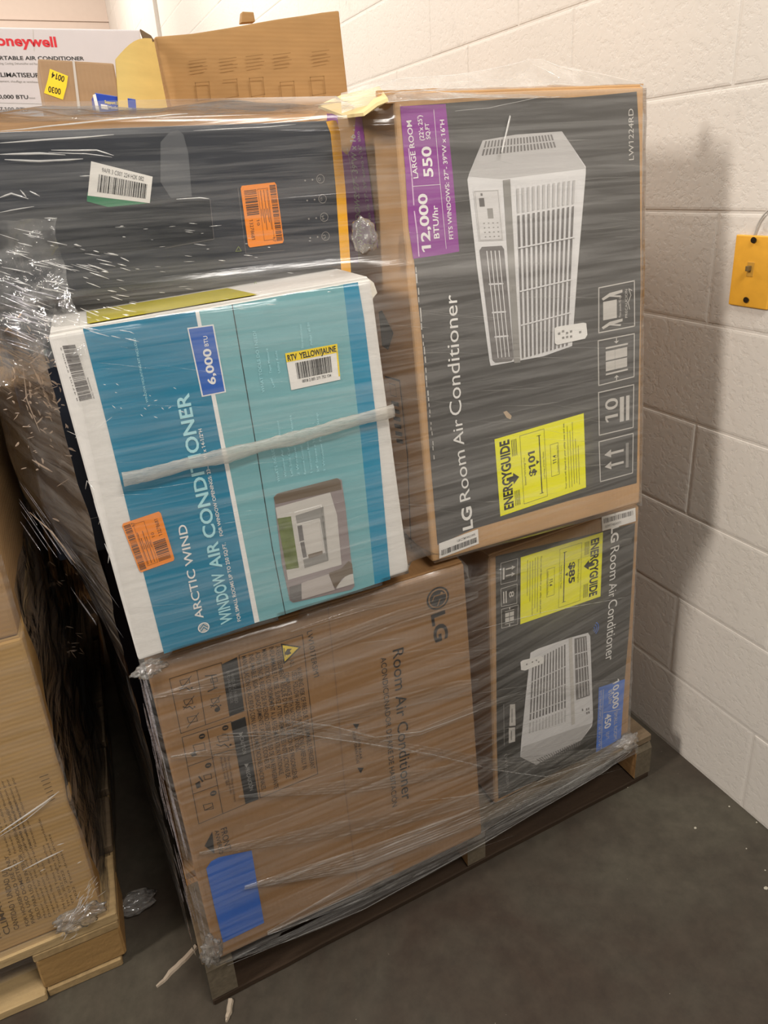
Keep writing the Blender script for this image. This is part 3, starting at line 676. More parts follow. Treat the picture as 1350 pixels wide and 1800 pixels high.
def stick(x, y, s=1, sl=False, man=True):
    p.line([(x - 9 * s, y - 5 * s), (x + 7 * s, y - 9 * s), (x + 9 * s, y + 1 * s), (x - 6 * s, y + 4 * s)], 1.0, INKB, True)
    if man:
        p.line([(x - 10 * s, y + 8 * s), (x - 3 * s, y + 10 * s), (x + 2 * s, y + 7 * s), (x + 9 * s, y + 12 * s)], 1.6, INKB); p.disc((x + 12 * s, y + 8 * s), 1.8 * s, INKB, 10)
    if sl: p.line([(x - 9 * s, y + 13 * s), (x + 11 * s, y - 13 * s)], 1.2, INKB)
stick(325, 1201, 1, True); stick(331, 1235, .9, True); stick(338, 1266, 1, True, False)
p.line([(361, 1188), (380, 1186)], 2, INKB); p.line([(366, 1215), (381, 1208)], 2, INKB); p.line([(372, 1187), (377, 1210)], 1.5, INKB); stick(376, 1197, .7, False, False)
stick(378, 1233, .8, True); p.disc((382, 1247), 4.5, INKB, 14)
for c in ((396, 1279), (355, 1294), (366, 1345), (375, 1394)): p.disc(c, 5, INKB, 16); p.up(.0001); p.line([(c[0] - 2.5, c[1] + .5), (c[0] + 2.5, c[1] - .5)], 1.3, CB_B); p.h -= .0001
stick(392, 1300, 1.1); stick(350, 1316, 1.2, False, False); p.poly([(334, 1325), (342, 1320), (346, 1327), (338, 1330)], INKB)
stick(365, 1367, .8, False, False); p.poly([(343, 1377), (351, 1372), (353, 1383), (346, 1386)], INKB); p.line([(350, 1365), (356, 1373)], 2.5, INKB)
stick(366, 1420, 1.0, False, False); p.line([(360, 1424), (372, 1418)], 1.4, INKB)
for k, s_ in enumerate(('Use caution when lifting to avoid injury', 'when lifting or transporting the product.', 'Product may fall.')):
    p.text(s_, (400 - k * 7, 1330 + k * 1), (412 - k * 7, 1410 - k * 14), (404 - k * 7, 1329), INKB)
p.build('warning_panel', root)
p = Print(F, .0012); p.poly([(362.3, 1525.6), (371, 1513), (384, 1506), (442, 1493.8), (453, 1560), (464, 1620.9), (392, 1656), (376, 1590)], BLUE2); p.build('blue_sticker', root)

# ---- middle left: teal carton
root, F = make_carton('teal and white window air conditioner carton with orange sticker, middle left of the wrapped stack', (.0026, .8283, .7308), (-.049, -.071, -.0449), .4046, .4439, .30, CB_W, seed=8, dent=.004, bev=.005)
TEF = F
p = Print(F)
p.poly([(145.6, 577.8), (344.5, 546.5), (452, 1094), (288.5, 1149), (240, 960), (190, 755)], TEAL)
p.poly([(344.5, 547), (603, 500), (634, 770), (658.5, 1027), (500, 1080), (452, 1094)], TEALL)
p.poly([(603, 500), (629, 496), (640, 560), (664, 760), (686, 1018), (658.5, 1027), (634, 770)], TEALM); p.up()
p.poly([(343, 547), (349.5, 546), (456, 1092), (447.5, 1095)], WHITE); p.line([(408, 536), (446, 760), (478, 960), (501.5, 1079)], 1.6, INK); p.up()
p.poly([(328.9, 576.3), (375.3, 570.0), (397.3, 689.2), (354.8, 697.5)], WHITE); p.up(); p.poly([(331.4, 578.3), (373.4, 572.6), (394.6, 687.4), (356.8, 694.8)], BLUE2); p.up()
p.text('6,000', (379.5, 674.6), (369.5, 612), (365.5, 677), WHITE, .025); p.text('BTU', (366.5, 608), (363.7, 590), (359.2, 609), WHITE, .01)
p.text('WINDOW', (408.4, 1092), (392, 1004), (387.5, 1098.5), TEALT, .02); p.text('AIR', (390, 996), (382, 950), (369, 1001), TEALT, .02)
p.text('CONDITIONER', (380, 942), (331, 690), (358, 947), TEALT, .02)
p.text('ARCTIC WIND', (357.5, 1085), (326.5, 920.4), (343, 1088.5), WHITE, .01)
p.ring((357.8, 1102.4), 9.5, 2, WHITE); p.disc((357.8, 1102.4), 7, PALE, 20); p.up(); p.line([(351, 1105), (357, 1097), (364, 1101)], 1.6, TEAL); p.line([(353, 1109), (358, 1102), (364, 1106)], 1.6, TEAL)
p.text('FOR SMALL ROOMS UP TO 250 SQ.FT.', (423.3, 1090.3), (395.9, 953), (417, 1091.5), WHITE, .012)
p.text('FOR WINDOW OPENINGS: 23~36"W x 14-1/2"H', (392, 940.6), (354, 752.8), (386, 942), WHITE, .012)
p.text('WINDOW MOUNTING KIT INCLUDED', (260.5, 707), (238, 594), (256.5, 708), TEALT)
p.text('WHAT TOOLS DO I NEED?', (465, 689), (449, 581), (459.5, 690), TEALT, .005)
for s_, x0, y0, x1, y1 in (('Tape Measure', 477, 656, 470, 612), ('Utility Knife', 492, 655, 486, 616), ('Level', 483, 680, 477, 664), ('Screwdriver', 533, 612, 529, 569), ('Phillips / #2 Bit', 549, 606, 542, 566)): p.text(s_, (x0, y0), (x1, y1), (x0 - 4, y0 + .5), TEALT, .005)
p.text("WHAT'S INCLUDED:", (492, 846), (478, 775), (487, 847), TEALT, .005)
for i, (s_, l) in enumerate((('Window Air Conditioner', 100), ('Left Side Curtain', 65), ('2 Window Seal Foams', 105), ('Remote Control', 50), ('1 Instruction Manual', 62), ('3/4" Screws x 10', 60), ('1 Window Foam Strip', 102))):
    x0 = 503 + i * 11.5; y0 = 838 - i * 1.8; p.text(s_, (x0, y0), (x0 - l * .14, y0 - l), (x0 - 4, y0 + .6), TEALT, .005)
p.build('front_print', root)
p = Print(F, .0009)   # room picture
p.poly([(481, 873), (487, 867), (592, 840), (600, 843), (607, 890), (616, 975), (623, 1030), (618, 1036), (515, 1059), (509, 1055), (495, 990)], mat('picture_taupe', '8d8180', .5)); p.up()
p.poly([(481, 874), (488, 867), (592, 840), (598, 845), (600, 860), (484, 886)], BRNP)
p.poly([(484, 892), (580, 865), (592, 905), (600, 992), (506, 1019)], PALE); p.up()
p.poly([(487, 911), (511, 907), (525, 997), (503, 1001)], LEAF)
p.poly([(519, 906), (568, 890), (577, 985), (535, 998)], GREY); p.line([(518, 900), (564, 887), (575, 980)], 2, WHITE); p.up()
p.poly([(521, 921), (561, 911), (570, 970), (532, 982)], PALE); p.line([(521, 921), (561, 911), (570, 970), (532, 982)], 1.6, WHITE, True); p.up()
p.poly([(522, 924), (530, 922), (534, 949), (526, 951)], GREY2); p.poly([(527, 953), (534, 951), (539, 978), (532, 980)], GREY2); p.poly([(541, 974), (566, 967), (567, 973), (542, 981)], BRNP)
p.poly([(508, 1031), (529, 1026), (530, 1053), (515, 1057), (510, 1052)], GREY2); p.poly([(529, 1024), (577, 1008), (588, 1036), (530, 1053)], mat('picture_bed', 'b3aaa4', .6)); p.poly([(588, 1033), (608, 1010), (620, 1008), (622, 1025), (592, 1034)], PALE)
p.poly([(578, 1006), (600, 998), (612, 985), (618, 990), (620, 1006), (600, 1016), (590, 1034), (584, 1026)], BRNP)
p.build('room_picture', root)
def orange_sticker(F, root, q):
    p = Print(F, .0013); M = p.quadmap(q); p.poly_l([M(*a) for a in ((.04, 0), (.96, 0), (1, .04), (1, .96), (.96, 1), (.04, 1), (0, .96), (0, .04))], ORG); p.up()
    BR = mat('sticker_ink', '5b3411', .6)
    p.bars(M, .04, .03, .96, .2, 36, BR, 12); p.bars(M, .08, .58, .5, .92, 14, BR, 15)
    p.tline(M, '13278681', .88, .85, .88, .45, .95, .85, BR) if False else p.tline(M, '13278681', .55, .88, .88, .88, .55, .78, BR)
    for k in range(6): p.rect(M, .1 + (k % 2) * .3, .28 + k * .045, .75 - (k % 3) * .12, .295 + k * .045, BR)
    p.frame(M, .08, .26, .92, .54, .0004, BR); p.tline(M, '17', .88, .3, .96, .3, .88, .22, BR)
    p.tline(M, '10', .56, .68, .66, .68, .56, .6, BR)
    p.build('orange_sticker', root)
orange_sticker(F, root, [(246, 1006), (213.4, 920.4), (281.3, 897.7), (307.3, 984)])
p = Print(F, .0013); M = p.quadmap([(500.5, 621), (592, 604), (597.8, 667), (511.5, 685.5)]); p.rect(M, 0, 0, 1, 1, PAPER); p.up(); p.rect(M, 0, 0, 1, .24, YELT); p.rect(M, .97, .2, 1, .9, YELT); p.up()
p.tline(M, 'RTV  YELLOW/JAUNE', .03, .21, .97, .2, .03, .05, INK, .03); p.bars(M, .16, .3, .86, .74, 32, INK, 3); p.tline(M, '0018 2 001 271 752 134', .24, .86, .82, .86, .24, .78, INK, .01); p.build('return_label', root)
p = Print(F, .0006); M = p.quadmap([(104, 605), (137, 602), (169, 702), (137, 710)]); p.bars(M, .14, .03, .82, .97, 34, GREY2, 7, 1); p.tline(M, '8 47101 97400 5', .06, .95, .06, .05, .0, .95, GREY2); p.tline(M, 'A/C WAC06', .95, .98, .95, .6, .88, .98, GREY2); p.build('barcode', root)
# yellow printed top of the teal carton and torn white corner
FT = Face(F.w(0, .4439, 0), F.x, V((0, 1, 0)), F.z)
p = Print(FT, .0048); a, b = FT.o, None
p.poly_l([(.045, .004), (.25, .004), (.235, .1), (.05, .1)], mat('print_olive_yellow', 'b0a42c', .5)); p.build('top_print', root)
bm = bmesh.new(); c = [aty(*q) for q in ((624, 503, .868), (648, 490, .862), (657, 497, .858), (663, 515, .852), (652, 530, .856), (637, 543, .858))]
c2 = [q + V((.001, .012, .002)) for q in c]; A = [bm.verts.new(q) for q in c]; B = [bm.verts.new(q) for q in c2]; bm.faces.new(A); bm.faces.new(B[::-1])
for i in range(6): bm.faces.new((A[i], B[i], B[(i + 1) % 6], A[(i + 1) % 6]))
bm_obj('torn_corner', bm, [mat('torn_white_liner', 'ddd6c8', .8, .2, .6, 60, .08)], root)

# ---- upper left: near-black carton with yellow stripe
yB = .955
def PB(px, py): return aty(px, py, yB)
root, F = make_carton('near-black printed carton with a yellow edge stripe, top left of the wrapped stack', (-.2, yB, 1.199), (0, 0, 0), PB(603, 300).x + .2, PB(590, 211).z - 1.199, .3, CB_N, seed=9, dent=.002, bev=.008, flap=False)
BYF = F
p = Print(F)
p.poly([(573, 214), (584, 211.5), (591, 212), (597, 230), (607, 330), (618, 495), (616, 540), (601, 540), (601, 495), (590, 330), (581, 235)], mat('stripe_amber', 'f2b01e', .5))
p.poly([(0, 437), (80, 443), (190, 446), (290, 434), (373, 424), (376, 418), (369, 352), (250, 348), (0, 372)], mat('picture_dark_slate', '26292e', .35)); p.up()
p.poly([(282, 250), (296, 234), (312, 228), (322, 236), (331, 270), (337, 346), (300, 348), (282, 320)], mat('picture_smoke', '5a5c60', .4)); p.line([(369, 350), (376, 420), (290, 436)], .8, GREY2)
p.up()
for (x, y), s_ in (((563, 314.4), 'O'), ((566.6, 349.4), '1h'), ((569.5, 381.7), 'M'), ((572, 415), 'U')):
    p.ring((x, y), 7.5, 1, GREY); p.text(s_, (x + 1, y + 3), (x - 1, y - 3), (x - 4, y + 3), GREY, .01)
    p.disc((x - 14, y + 1.5), 1.6, GREY, 8); p.disc((x - 27, y + 3), 1.6, GREY, 8)
for c in ((419, 438), (449, 500)): p.line([(c[0] - 5, c[1] + 4), (c[0], c[1] - 5), (c[0] + 5, c[1] + 3)], .9, mat('print_olive', '7d8a4a', .5), True)
p.line([(418, 330), (432, 446), (500, 440)], .8, GREY2)
p.build('front_print', root)
orange_sticker(F, root, [(484.6, 320), (498.8, 426.7), (436.2, 435.3), (422, 327)])
p = Print(F, .0013); p.poly([(153.5, 338), (265, 352), (262, 357), (190, 364), (152.5, 354)], GREEN); p.up(); M = p.quadmap([(160, 283.5), (268, 310.6), (263, 357), (154, 343.8)])
p.rect(M, 0, 0, 1, 1, PAPER); p.up(); p.bars(M, .14, .32, .93, .86, 36, INKD, 22); p.tline(M, '9AFR 3 C001 224 H2K 082', .18, .24, .86, .24, .18, .1, INKD); p.build('barcode_label', root)

# ---- cartons deeper in the main load
navy = mat('navy_carton_print', '283142', .5, .4, 0, 1, .15)
r_, _ = make_carton('dark navy carton behind the teal carton, seen at its left edge', (-.085, 1.165, .7355), (0, 0, 0), .34, .432, .22, navy, dent=.003, flap=False)
r_, _ = make_carton('dark carton behind the plain brown carton at the left side of the stack', (-.045, 1.40, .1290), (0, 0, 0), .42, .60, .55, mat('plum_carton_print', '2b2838', .5, .4, 0, 1, .2), dent=.003, flap=False)
r_, _ = make_carton('unprinted brown carton at the rear foot of the wrapped stack', (.40, 1.40, .1290), (0, 0, 0), .55, .60, .55, CB_R, dent=.003, flap=False)
HR = aty(220, 199, 1.41).z - .7335 - .0045
r_, _ = make_carton('brown carton at the rear top of the wrapped stack, under loose film', (-.04, 1.41, .7335), (0, 0, 0), .97, HR, .56, CB_R, dent=.004, flap=True)
ZR = .7335 + HR + .0045
# torn brown carton standing on top
def prism(bm, quad, depth, mi=0, bev=.004):
    bl, br, tr, tl = [V(q) for q in quad]; d = V((0, depth, 0)); hexa(bm, [bl, br, tr, tl, bl + d, br + d, tr + d, tl + d], bev, 2, mi)
yT = 1.55
root = thing('shipping_carton', 'torn plain brown carton with one cream flap hanging open, on top behind the stack', 'box', (.45, 1.7, ZR))
tl, tr = aty(272, 66, yT), aty(597, 20, yT); bl, br = aty(304, 196, yT), aty(613, 160, yT); bl.z = br.z = ZR
bm = bmesh.new(); prism(bm, (bl, br, tr, tl), .32)
bmesh.ops.subdivide_edges(bm, edges=[e for e in bm.edges if e.calc_length() > .1], cuts=10, use_grid_fill=True)
for v in bm.verts:
    t = (v.co.z - ZR) / .2
    if t > .05: v.co.z += noise.noise(v.co * 8) * .006 * t; v.co.y += noise.noise(v.co * 6 + V((4, 4, 0))) * .006 * t
CB_X = cardboard('cardboard_torn', 'a68255'); bm_obj('carton_body', bm, [CB_X], root, True)
f = Face(V((bl.x, yT - .007, ZR)), (1, 0, 0), (0, 0, 1), (0, -1, 0)); p = Print(f, .001); IB = mat('faded_ink', '8a683e', .8)
for x0, y0 in ((332, 108), (385, 105), (432, 100), (480, 97), (548, 92)):
    for k in range(4): p.line([(x0 + k, y0 + k * 6), (x0 + 30 + k - (k % 2) * 6, y0 - 4 + k * 6)], 1.2, IB)
for x0, y0 in ((343, 146), (392, 141), (438, 138), (492, 145), (545, 136)): p.line([(x0, y0), (x0 + 24, y0 - 2), (x0 + 27, y0 + 28), (x0 + 4, y0 + 32)], 1.2, IB, x0 != 392)
p.build('faded_print', root)
bm = bmesh.new(); g = []
for j in range(9):
    t = j / 8; row = []
    for i in range(9):
        s_ = i / 8
        a = V((270, 68)).lerp(V((296, 198)), t); b = V((203, 104)).lerp(V((209, 205)), t); b.y -= 0
        q = a.lerp(b, s_); q.y -= (1 - t) * 14 * math.sin(s_ * math.pi) ; row.append(aty(q.x, q.y, yT - .012 - .10 * s_ - .02 * math.sin(s_ * 3)))
    g.append(row)
for th in (0, .005):
    G = [[bm.verts.new(q + V((0, th, 0))) for q in row] for row in g]
    for j in range(8):
        for i in range(8): bm.faces.new((G[j][i], G[j][i + 1], G[j + 1][i + 1], G[j + 1][i]))
bm_obj('open_flap', bm, [mat('board_inner_yellow', 'dcc27a', .8, .2, .5, 40, .14, (3, 3, 20))], root, True)
bm = bmesh.new(); prism(bm, [aty(*q, yT + .05) for q in ((424, 40), (449, 38), (446, 21), (426, 20))], .02, 0, .002); bm_obj('torn_tab', bm, [CB_X], root)
bm = bmesh.new(); prism(bm, [aty(*q, yT - .02) for q in ((255, 76), (272, 72), (266, 62), (246, 50))], .012, 0, .002); bm_obj('torn_corner', bm, [mat('torn_board_dark', '6d5a44', .85)], root)
# small grey-brown carton with upside down yellow tag
yS = 1.62
bl, br, tr, tl = [aty(*q, yS) for q in ((80, 196), (216, 200), (200, 111), (66, 103))]; bl.z = br.z = ZR
root = thing('shipping_carton', 'small dull brown carton with an upside-down yellow tag, top left behind the stack', 'box', (tl.x + .1, yS + .1, ZR))
bm = bmesh.new(); prism(bm, (bl, br, tr, tl), .2); bm_obj('carton_body', bm, [cardboard('cardboard_dull', 'a58a6c', True)], root)
f = Face((tl.x, yS, ZR), (1, 0, 0), (0, 0, 1), (0, -1, 0)); p = Print(f, .0006); p.poly([(127, 107), (131, 107), (142, 196), (137, 196)], PALE)
p.build('tape_strip', root)
p = Print(f, .0010); p.poly([(87.7, 121), (119.5, 133.7), (117, 152), (110.5, 175.4), (77.3, 163.6), (84, 140)], YELT); p.up()
p.text('0014', (114, 135), (91.5, 126.5), (112.5, 145.5), INKB, .02); p.text('0030', (107, 156.5), (85, 151.5), (105, 167), INKB, .02); p.build('yellow_tag', root)
# white carton with red lettering, further back on its own pallet
yH = 2.3
def rear_pallet():
    P = thing('wooden_pallet', 'wooden pallet under the white carton at the very back', 'pallet', (-.1, yH + .3, 0))
    for x in (-.6, -.12, .36): board('stringer', (x, yH - .02, .018), (.045, 0, 0), (0, .7, 0), (0, 0, .09), WOODY, P)
    for k in range(4): board('top_board', (-.6, yH - .02 + k * .19, .1085), (1.005, 0, 0), (0, .13, 0), (0, 0, .018), WOODL, P); 
    for k in (0, 3): board('bottom_board', (-.6, yH - .02 + k * .19, .0002), (1.005, 0, 0), (0, .12, 0), (0, 0, .0176), WOODL, P)
rear_pallet()
trh = aty(246, 52, yH)
make_carton('plain carton hidden beneath the white carton with red lettering', (-.58, yH, .1290), (0, 0, 0), trh.x + .58, .70, .6, CB_R, flap=False, dent=.002)
root, F = make_carton('white portable air conditioner carton with red lettering at far upper left', (-.58, yH, .8315), (0, 0, 0), trh.x + .58, trh.z - .8315, .6, mat('white_carton', 'd6d2d4', .6), flap=False, dent=.002)
p = Print(F, .0006)
p.text('Honeywell', (-27, 79), (100.5, 82.5), (-27, 60), RED, .03)
p.text('PORTABLE AIR CONDITIONER', (-17, 105), (148, 106), (-17, 98), INK, .02)
p.text('With Heating, Cooling, Dehumidifier and Fan', (-20, 113), (66, 114), (-20, 109), GREY, .0)
p.text('CLIMATISEUR PORTATIF', (-8, 135), (130, 137), (-8, 127), INK, .02)
p.text('Refroidissement, chauffage et ventilateur', (-20, 144), (70, 146), (-20, 140), GREY)
p.text('10,000 BTU', (-8, 173), (50, 174), (-8, 166), INK, .02); p.text('ASHRAE', (51, 174), (62, 174), (51, 171), GREY)
p.text('7,100 BTU', (0, 195), (50, 196), (0, 188), INK, .02); p.text('DOE SACC', (51, 196), (63, 196), (51, 193), GREY)
p.line([(0, 181), (78, 183)], .7, GREY); p.line([(58, 52), (60, 90)], 1, PALE)
p.build('front_print', root)
# small blue box
yQ = 1.445
bl, br, tr, tl = [aty(*q, yQ) for q in ((170, 197), (240, 199), (238.5, 174.5), (167, 163))]; bl.z = br.z = ZR
root = thing('small_box', 'small blue and white bracket box lying before the torn brown carton', 'box', (tl.x + .04, yQ + .05, ZR))
bm = bmesh.new(); prism(bm, (bl, br, tr, tl), .085, 0, .001); bm_obj('box_body', bm, [mat('bracket_box_blue', '1c3fa8', .4)], root)
f = Face((tl.x, yQ, ZR), (1, 0, 0), (0, 0, 1), (0, -1, 0)); p = Print(f, .0006)
p.poly([(163, 167), (168, 165), (176, 199), (170, 199)], WHITE); p.text('Support Bracket', (184, 181.5), (223, 186), (185, 176), LEMON, .02); p.text('Model AC-080', (191, 190.5), (232, 194.5), (191.5, 185.5), WHITE, .02); p.poly([(177, 183), (189, 185), (190, 193), (178, 191)], WHITE)
p.build('box_print', root)

# ---- cartons on the left pallet
ML = Matrix.Rotation(YA, 3, 'Z')
def left_carton(label, e0, d0, z, W, H, D, m, **k):
    o = TL @ V((e0, d0, z)); return make_carton(label, o, (YA, 0, 0), W, H, D, m, **k)
root, F = left_carton('brown carton with dense brown print, bottom of the left-hand load', -.60, .012, ZL + .001, .573, .584, .40, CB_L, dent=.003, bev=.006)
p = Print(F); I3 = mat('faded_brown_ink', '5b4526', .8)
def lt(s_, a, b, h, bold=0):
    d = (V(b) - V(a)).normalized(); p.text(s_, a, b, (a[0] + d.y * h, a[1] - d.x * h), I3, bold)
lt('CLIMATISEUR', (19, 1640), (-16, 1535), 12, .01); lt('CANTIDAD 1 UNIDAD (U)', (34, 1632), (12, 1528), 10, .01); lt('10 000 BTU', (4, 1650), (-20, 1585), 12, .01)
lt('FOR HOUSEHOLD USE ONLY', (52, 1626), (14, 1503), 7, .01); lt('PARA USO DOMESTICO', (62, 1621), (28, 1510), 7, .005); lt('SOLO PARA USO EN INTERIOR', (73, 1614), (38, 1500), 7, .005)
for i, (s_, x0, y0, L_) in enumerate((('Motor, compressor and components under', 82, 1612, 205), ('Honeywell International Inc. makes no', 90, 1610, 215), ('representation or warranties with respect', 98, 1606, 210), ('to this product. Made in China. Hecho en', 106, 1602, 100),
                                 ('TM (c) 2022 Todos los derechos', 117, 1598, 120), ('TM (c) 2022 All rights reserved worldwide.', 124, 1592, 165), ('TM (c) 2022 Tous droits', 131, 1588, 130), ('2022 Tous droits', 138, 1580, 90))):
    lt(s_.replace('Honeywell International Inc.', 'Distributed by the importer and'), (x0, y0), (x0 - L_ * .33, y0 - L_ * .94), 4.5)
for i in range(6): lt('Fabricado para su distribucion por', (20 + i * 9, 1502 - i * 3), (-22 + i * 9, 1380 - i * 3), 4.5)
for k in range(7): p.line([(70 + k * .9 + 2 * k, 1366 + k * 7), (84 + 2 * k, 1361 + k * 7)], 1.4, I3)
p.build('front_print', root)
root, F = left_carton('brown carton stacked above the printed one on the left-hand load', -.58, .014, .7215, .550, .33, .36, cardboard('cardboard_grey_side', 'ad8a60'), dent=.003)
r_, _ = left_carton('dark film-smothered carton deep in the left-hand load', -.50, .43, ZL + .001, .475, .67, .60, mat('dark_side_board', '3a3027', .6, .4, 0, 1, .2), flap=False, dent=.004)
r_, _ = left_carton('bronze-brown carton under crinkled film, behind the left-hand load', -.52, .44, .811, .555, .32, .5, cardboard('cardboard_bronze', '74553b'), flap=False, dent=.006)
# sagging olive tape corner
bm = bmesh.new(); prism(bm, [TL @ V(q) for q in ((-.022, .03, .60), (-.0215, .20, .58), (-.0215, .20, .69), (-.022, .03, .715))], .002, 0, 0)

# ------------------------------------------------------------------ stretch film on the main load
FRONT = film('film_front', .02, .25, (2.2, 4, 70), .6, .17, .9)
LOOSE = film('film_loose', .03, .40, (9, 9, 40), .9, .10, 1.5, bscale=(12, 12, 30), bdist=.006)
SIDE = film('film_side', .02, .28, (4, 3, 40), .9, .12, 1.5, bscale=(10, 5, 30), bdist=.006)
CRIN = film('film_crinkled', .02, .34, (22, 22, 22), 1.0, .09, 2.6, bscale=(26, 26, 26), bdist=.012)
FOLD = film('film_fold', .03, .42, (3, 3, 150), .6, .2, 1.2)
GLINTW = film('film_painted_glint', .70, .95, (30, 30, 200), .5, .12, 3.0)  # near-opaque white standing in for highlights on the film
BAND = film('film_rope', .30, .68, (25, 25, 260), .9, .35, .6, 'd8d2c8')

planes = [(TOPF, .4192, .6862), (BLKF, .3689, .5541), (BRF, .5082, .5808), (TEF, .4046, .4439)]
NX, NZ = 150, 190
xs = np.linspace(-.10, 1.00, NX); zs = np.linspace(.07, 1.425, NZ)
Y = np.full((NZ, NX), 9.0)
for fc, W, H in planes:
    for j, z in enumerate(zs):
        for i, x in enumerate(xs):
            # y on the plane
            y = fc.o.y - ((x - fc.o.x) * fc.n.x + (z - fc.o.z) * fc.n.z) / fc.n.y
            q = V((x, y, z)) - fc.o; u, v = q.dot(fc.x), q.dot(fc.z)
            if -.003 <= u <= W + .003 and -.003 <= v <= H + .003: Y[j, i] = min(Y[j, i], y)
for j, z in enumerate(zs):
    for i, x in enumerate(xs):
        if z > 1.17 and x < .405: Y[j, i] = min(Y[j, i], yB)
        if z < .125 and -.004 < x < 1.0: Y[j, i] = min(Y[j, i], .834)
base = Y.copy()
def hull(xv, yv):
    pts = [(a, b) for a, b in zip(xv, yv) if b < 5]
    h = []
    for q in pts:
        while len(h) > 1 and (h[-1][0] - h[-2][0]) * (q[1] - h[-2][1]) - (h[-1][1] - h[-2][1]) * (q[0] - h[-2][0]) <= 0: h.pop()
        h.append(q)
    return h
S = np.zeros_like(Y)
for j in range(NZ):
    h = hull(xs, Y[j]) or [(-.004, .85), (.94, .86)]; hx = [a for a, b in h]; hy = [b for a, b in h]; r = np.interp(xs, hx, hy)
    # sides curl back round the load
    r = r + np.where(xs < hx[0], (hx[0] - xs) * 2.2, 0) + np.where(xs > hx[-1], (xs - hx[-1]) * 4, 0)
    S[j] = r
for _ in range(5):
    K = S.copy(); K[1:-1] = (S[:-2] + S[2:] + S[1:-1]) / 3; K[:, 1:-1] = (K[:, :-2] + K[:, 2:] + 2 * K[:, 1:-1]) / 4
    S = np.minimum(K, np.where(base < 5, base, 9))
S = S - .0065
def yfilm(x, z):
    a = min(max((x - xs[0]) / (xs[-1] - xs[0]) * (NX - 1), 0), NX - 1.001); b = min(max((z - zs[0]) / (zs[-1] - zs[0]) * (NZ - 1), 0), NZ - 1.001)
    i, j = int(a), int(b); fa, fb = a - i, b - j
    return (S[j, i] * (1 - fa) + S[j, i + 1] * fa) * (1 - fb) + (S[j + 1, i] * (1 - fa) + S[j + 1, i + 1] * fa) * fb
def onfilm(px, py, off=.0015):
    y = .83
    for _ in range(5):
        q = aty(px, py, y); y = yfilm(q.x, q.z) - off
    return aty(px, py, y)
WR = thing('stretch_wrap', 'clear stretch film wound tightly around the air conditioner carton stack', 'plastic wrap', (.45, .80, .1))
vv = []; ff = []
for j in range(NZ):
    for i in range(NX):
        x, z = xs[i], zs[j]
        wv = noise.noise(V((x * 3, 0, z * 34))) * .0016 + noise.noise(V((x * 5 + z * 4, 3, z * 60))) * .0008
        vv.append((x, S[j, i] - .0012 + wv, z))
zlow = lambda x: .116 - .02 * x + .006 * math.sin(x * 22)
xl = [i for i in range(NX) if xs[i] > -.012]
lim = lambda z: -.004 if z < 1.17 else -.11
for j in range(NZ - 1):
    for i in range(NX - 1):
        x, z = xs[i], zs[j]
        if z < zlow(x) or x < lim(z) or x > .945: continue
        a = j * NX + i; ff.append((a, a + 1, a + NX + 1, a + NX))
used = sorted({i for f_ in ff for i in f_}); mp_ = {a: b for b, a in enumerate(used)}
mesh_obj('front_sheet', [vv[i] for i in used], [tuple(mp_[i] for i in f_) for f_ in ff], [FRONT], WR, smooth=True)
# side sheet running back along the left, following the load
def sheet(name, fn, nu, nv, m, parent, amp=0, fr=20, seed=0):
    vs_, fs_ = [], []
    for j in range(nv + 1):
        for i in range(nu + 1):
            q = V(fn(i / nu, j / nv))
            if amp:
                k = q * fr + V((seed, seed, 0)); q = q + V((noise.noise(k), noise.noise(k + V((9, 0, 0))), noise.noise(k + V((0, 9, 0))))) * amp
            vs_.append(q)
    for j in range(nv):
        for i in range(nu):
            a = j * (nu + 1) + i; fs_.append((a, a + 1, a + nu + 2, a + nu + 1))
    return mesh_obj(name, vs_, fs_, [m], parent, smooth=True)
def lerp(a, b, t): return a + (b - a) * t
def f_side(s_, t):
    z = lerp(.085, 1.17, t); yy = lerp(yfilm(0, z) + .004, 1.98, s_)
    full = -.105 if z > .9 else (lerp(-.012, -.105, max(0, (z - .60) / .3)) if z > .6 else lerp(-.06, -.030, max(0, (z - .12) / .48)))
    ramp = min(1, (yy - .82) / .30); x = lerp(-.004, full, ramp) - .006
    if z < .6: x = lerp(-.008, -.062, min(1, (yy - .82) / .8))
    return (x, yy, z)
sheet('side_sheet', f_side, 70, 90, SIDE, WR, .004, 16)
# sheet over the near-black carton's top back to the rear carton, and its lower left gather
def f_top(s_, t):
    x = lerp(-.2, .47, s_); y = lerp(yB - .008, 1.42, t); z = lerp(1.418, ZR - .004, t) - .006 * math.sin(t * 3.1) + .003 * math.sin(x * 30 + t * 5)
    return (x, y, z)
sheet('top_sheet', f_top, 60, 40, LOOSE, WR, .004, 22, 3)
def f_gather(s_, t):
    x = lerp(-.24, .02, s_); z = lerp(1.03 + .12 * s_, 1.30, t); y = lerp(lerp(1.10, .845, s_), yB - .014, min(1, t * 1.4)); return (x, y, z)
sheet('gathered_sheet', f_gather, 60, 60, CRIN, WR, .007, 38, 8)
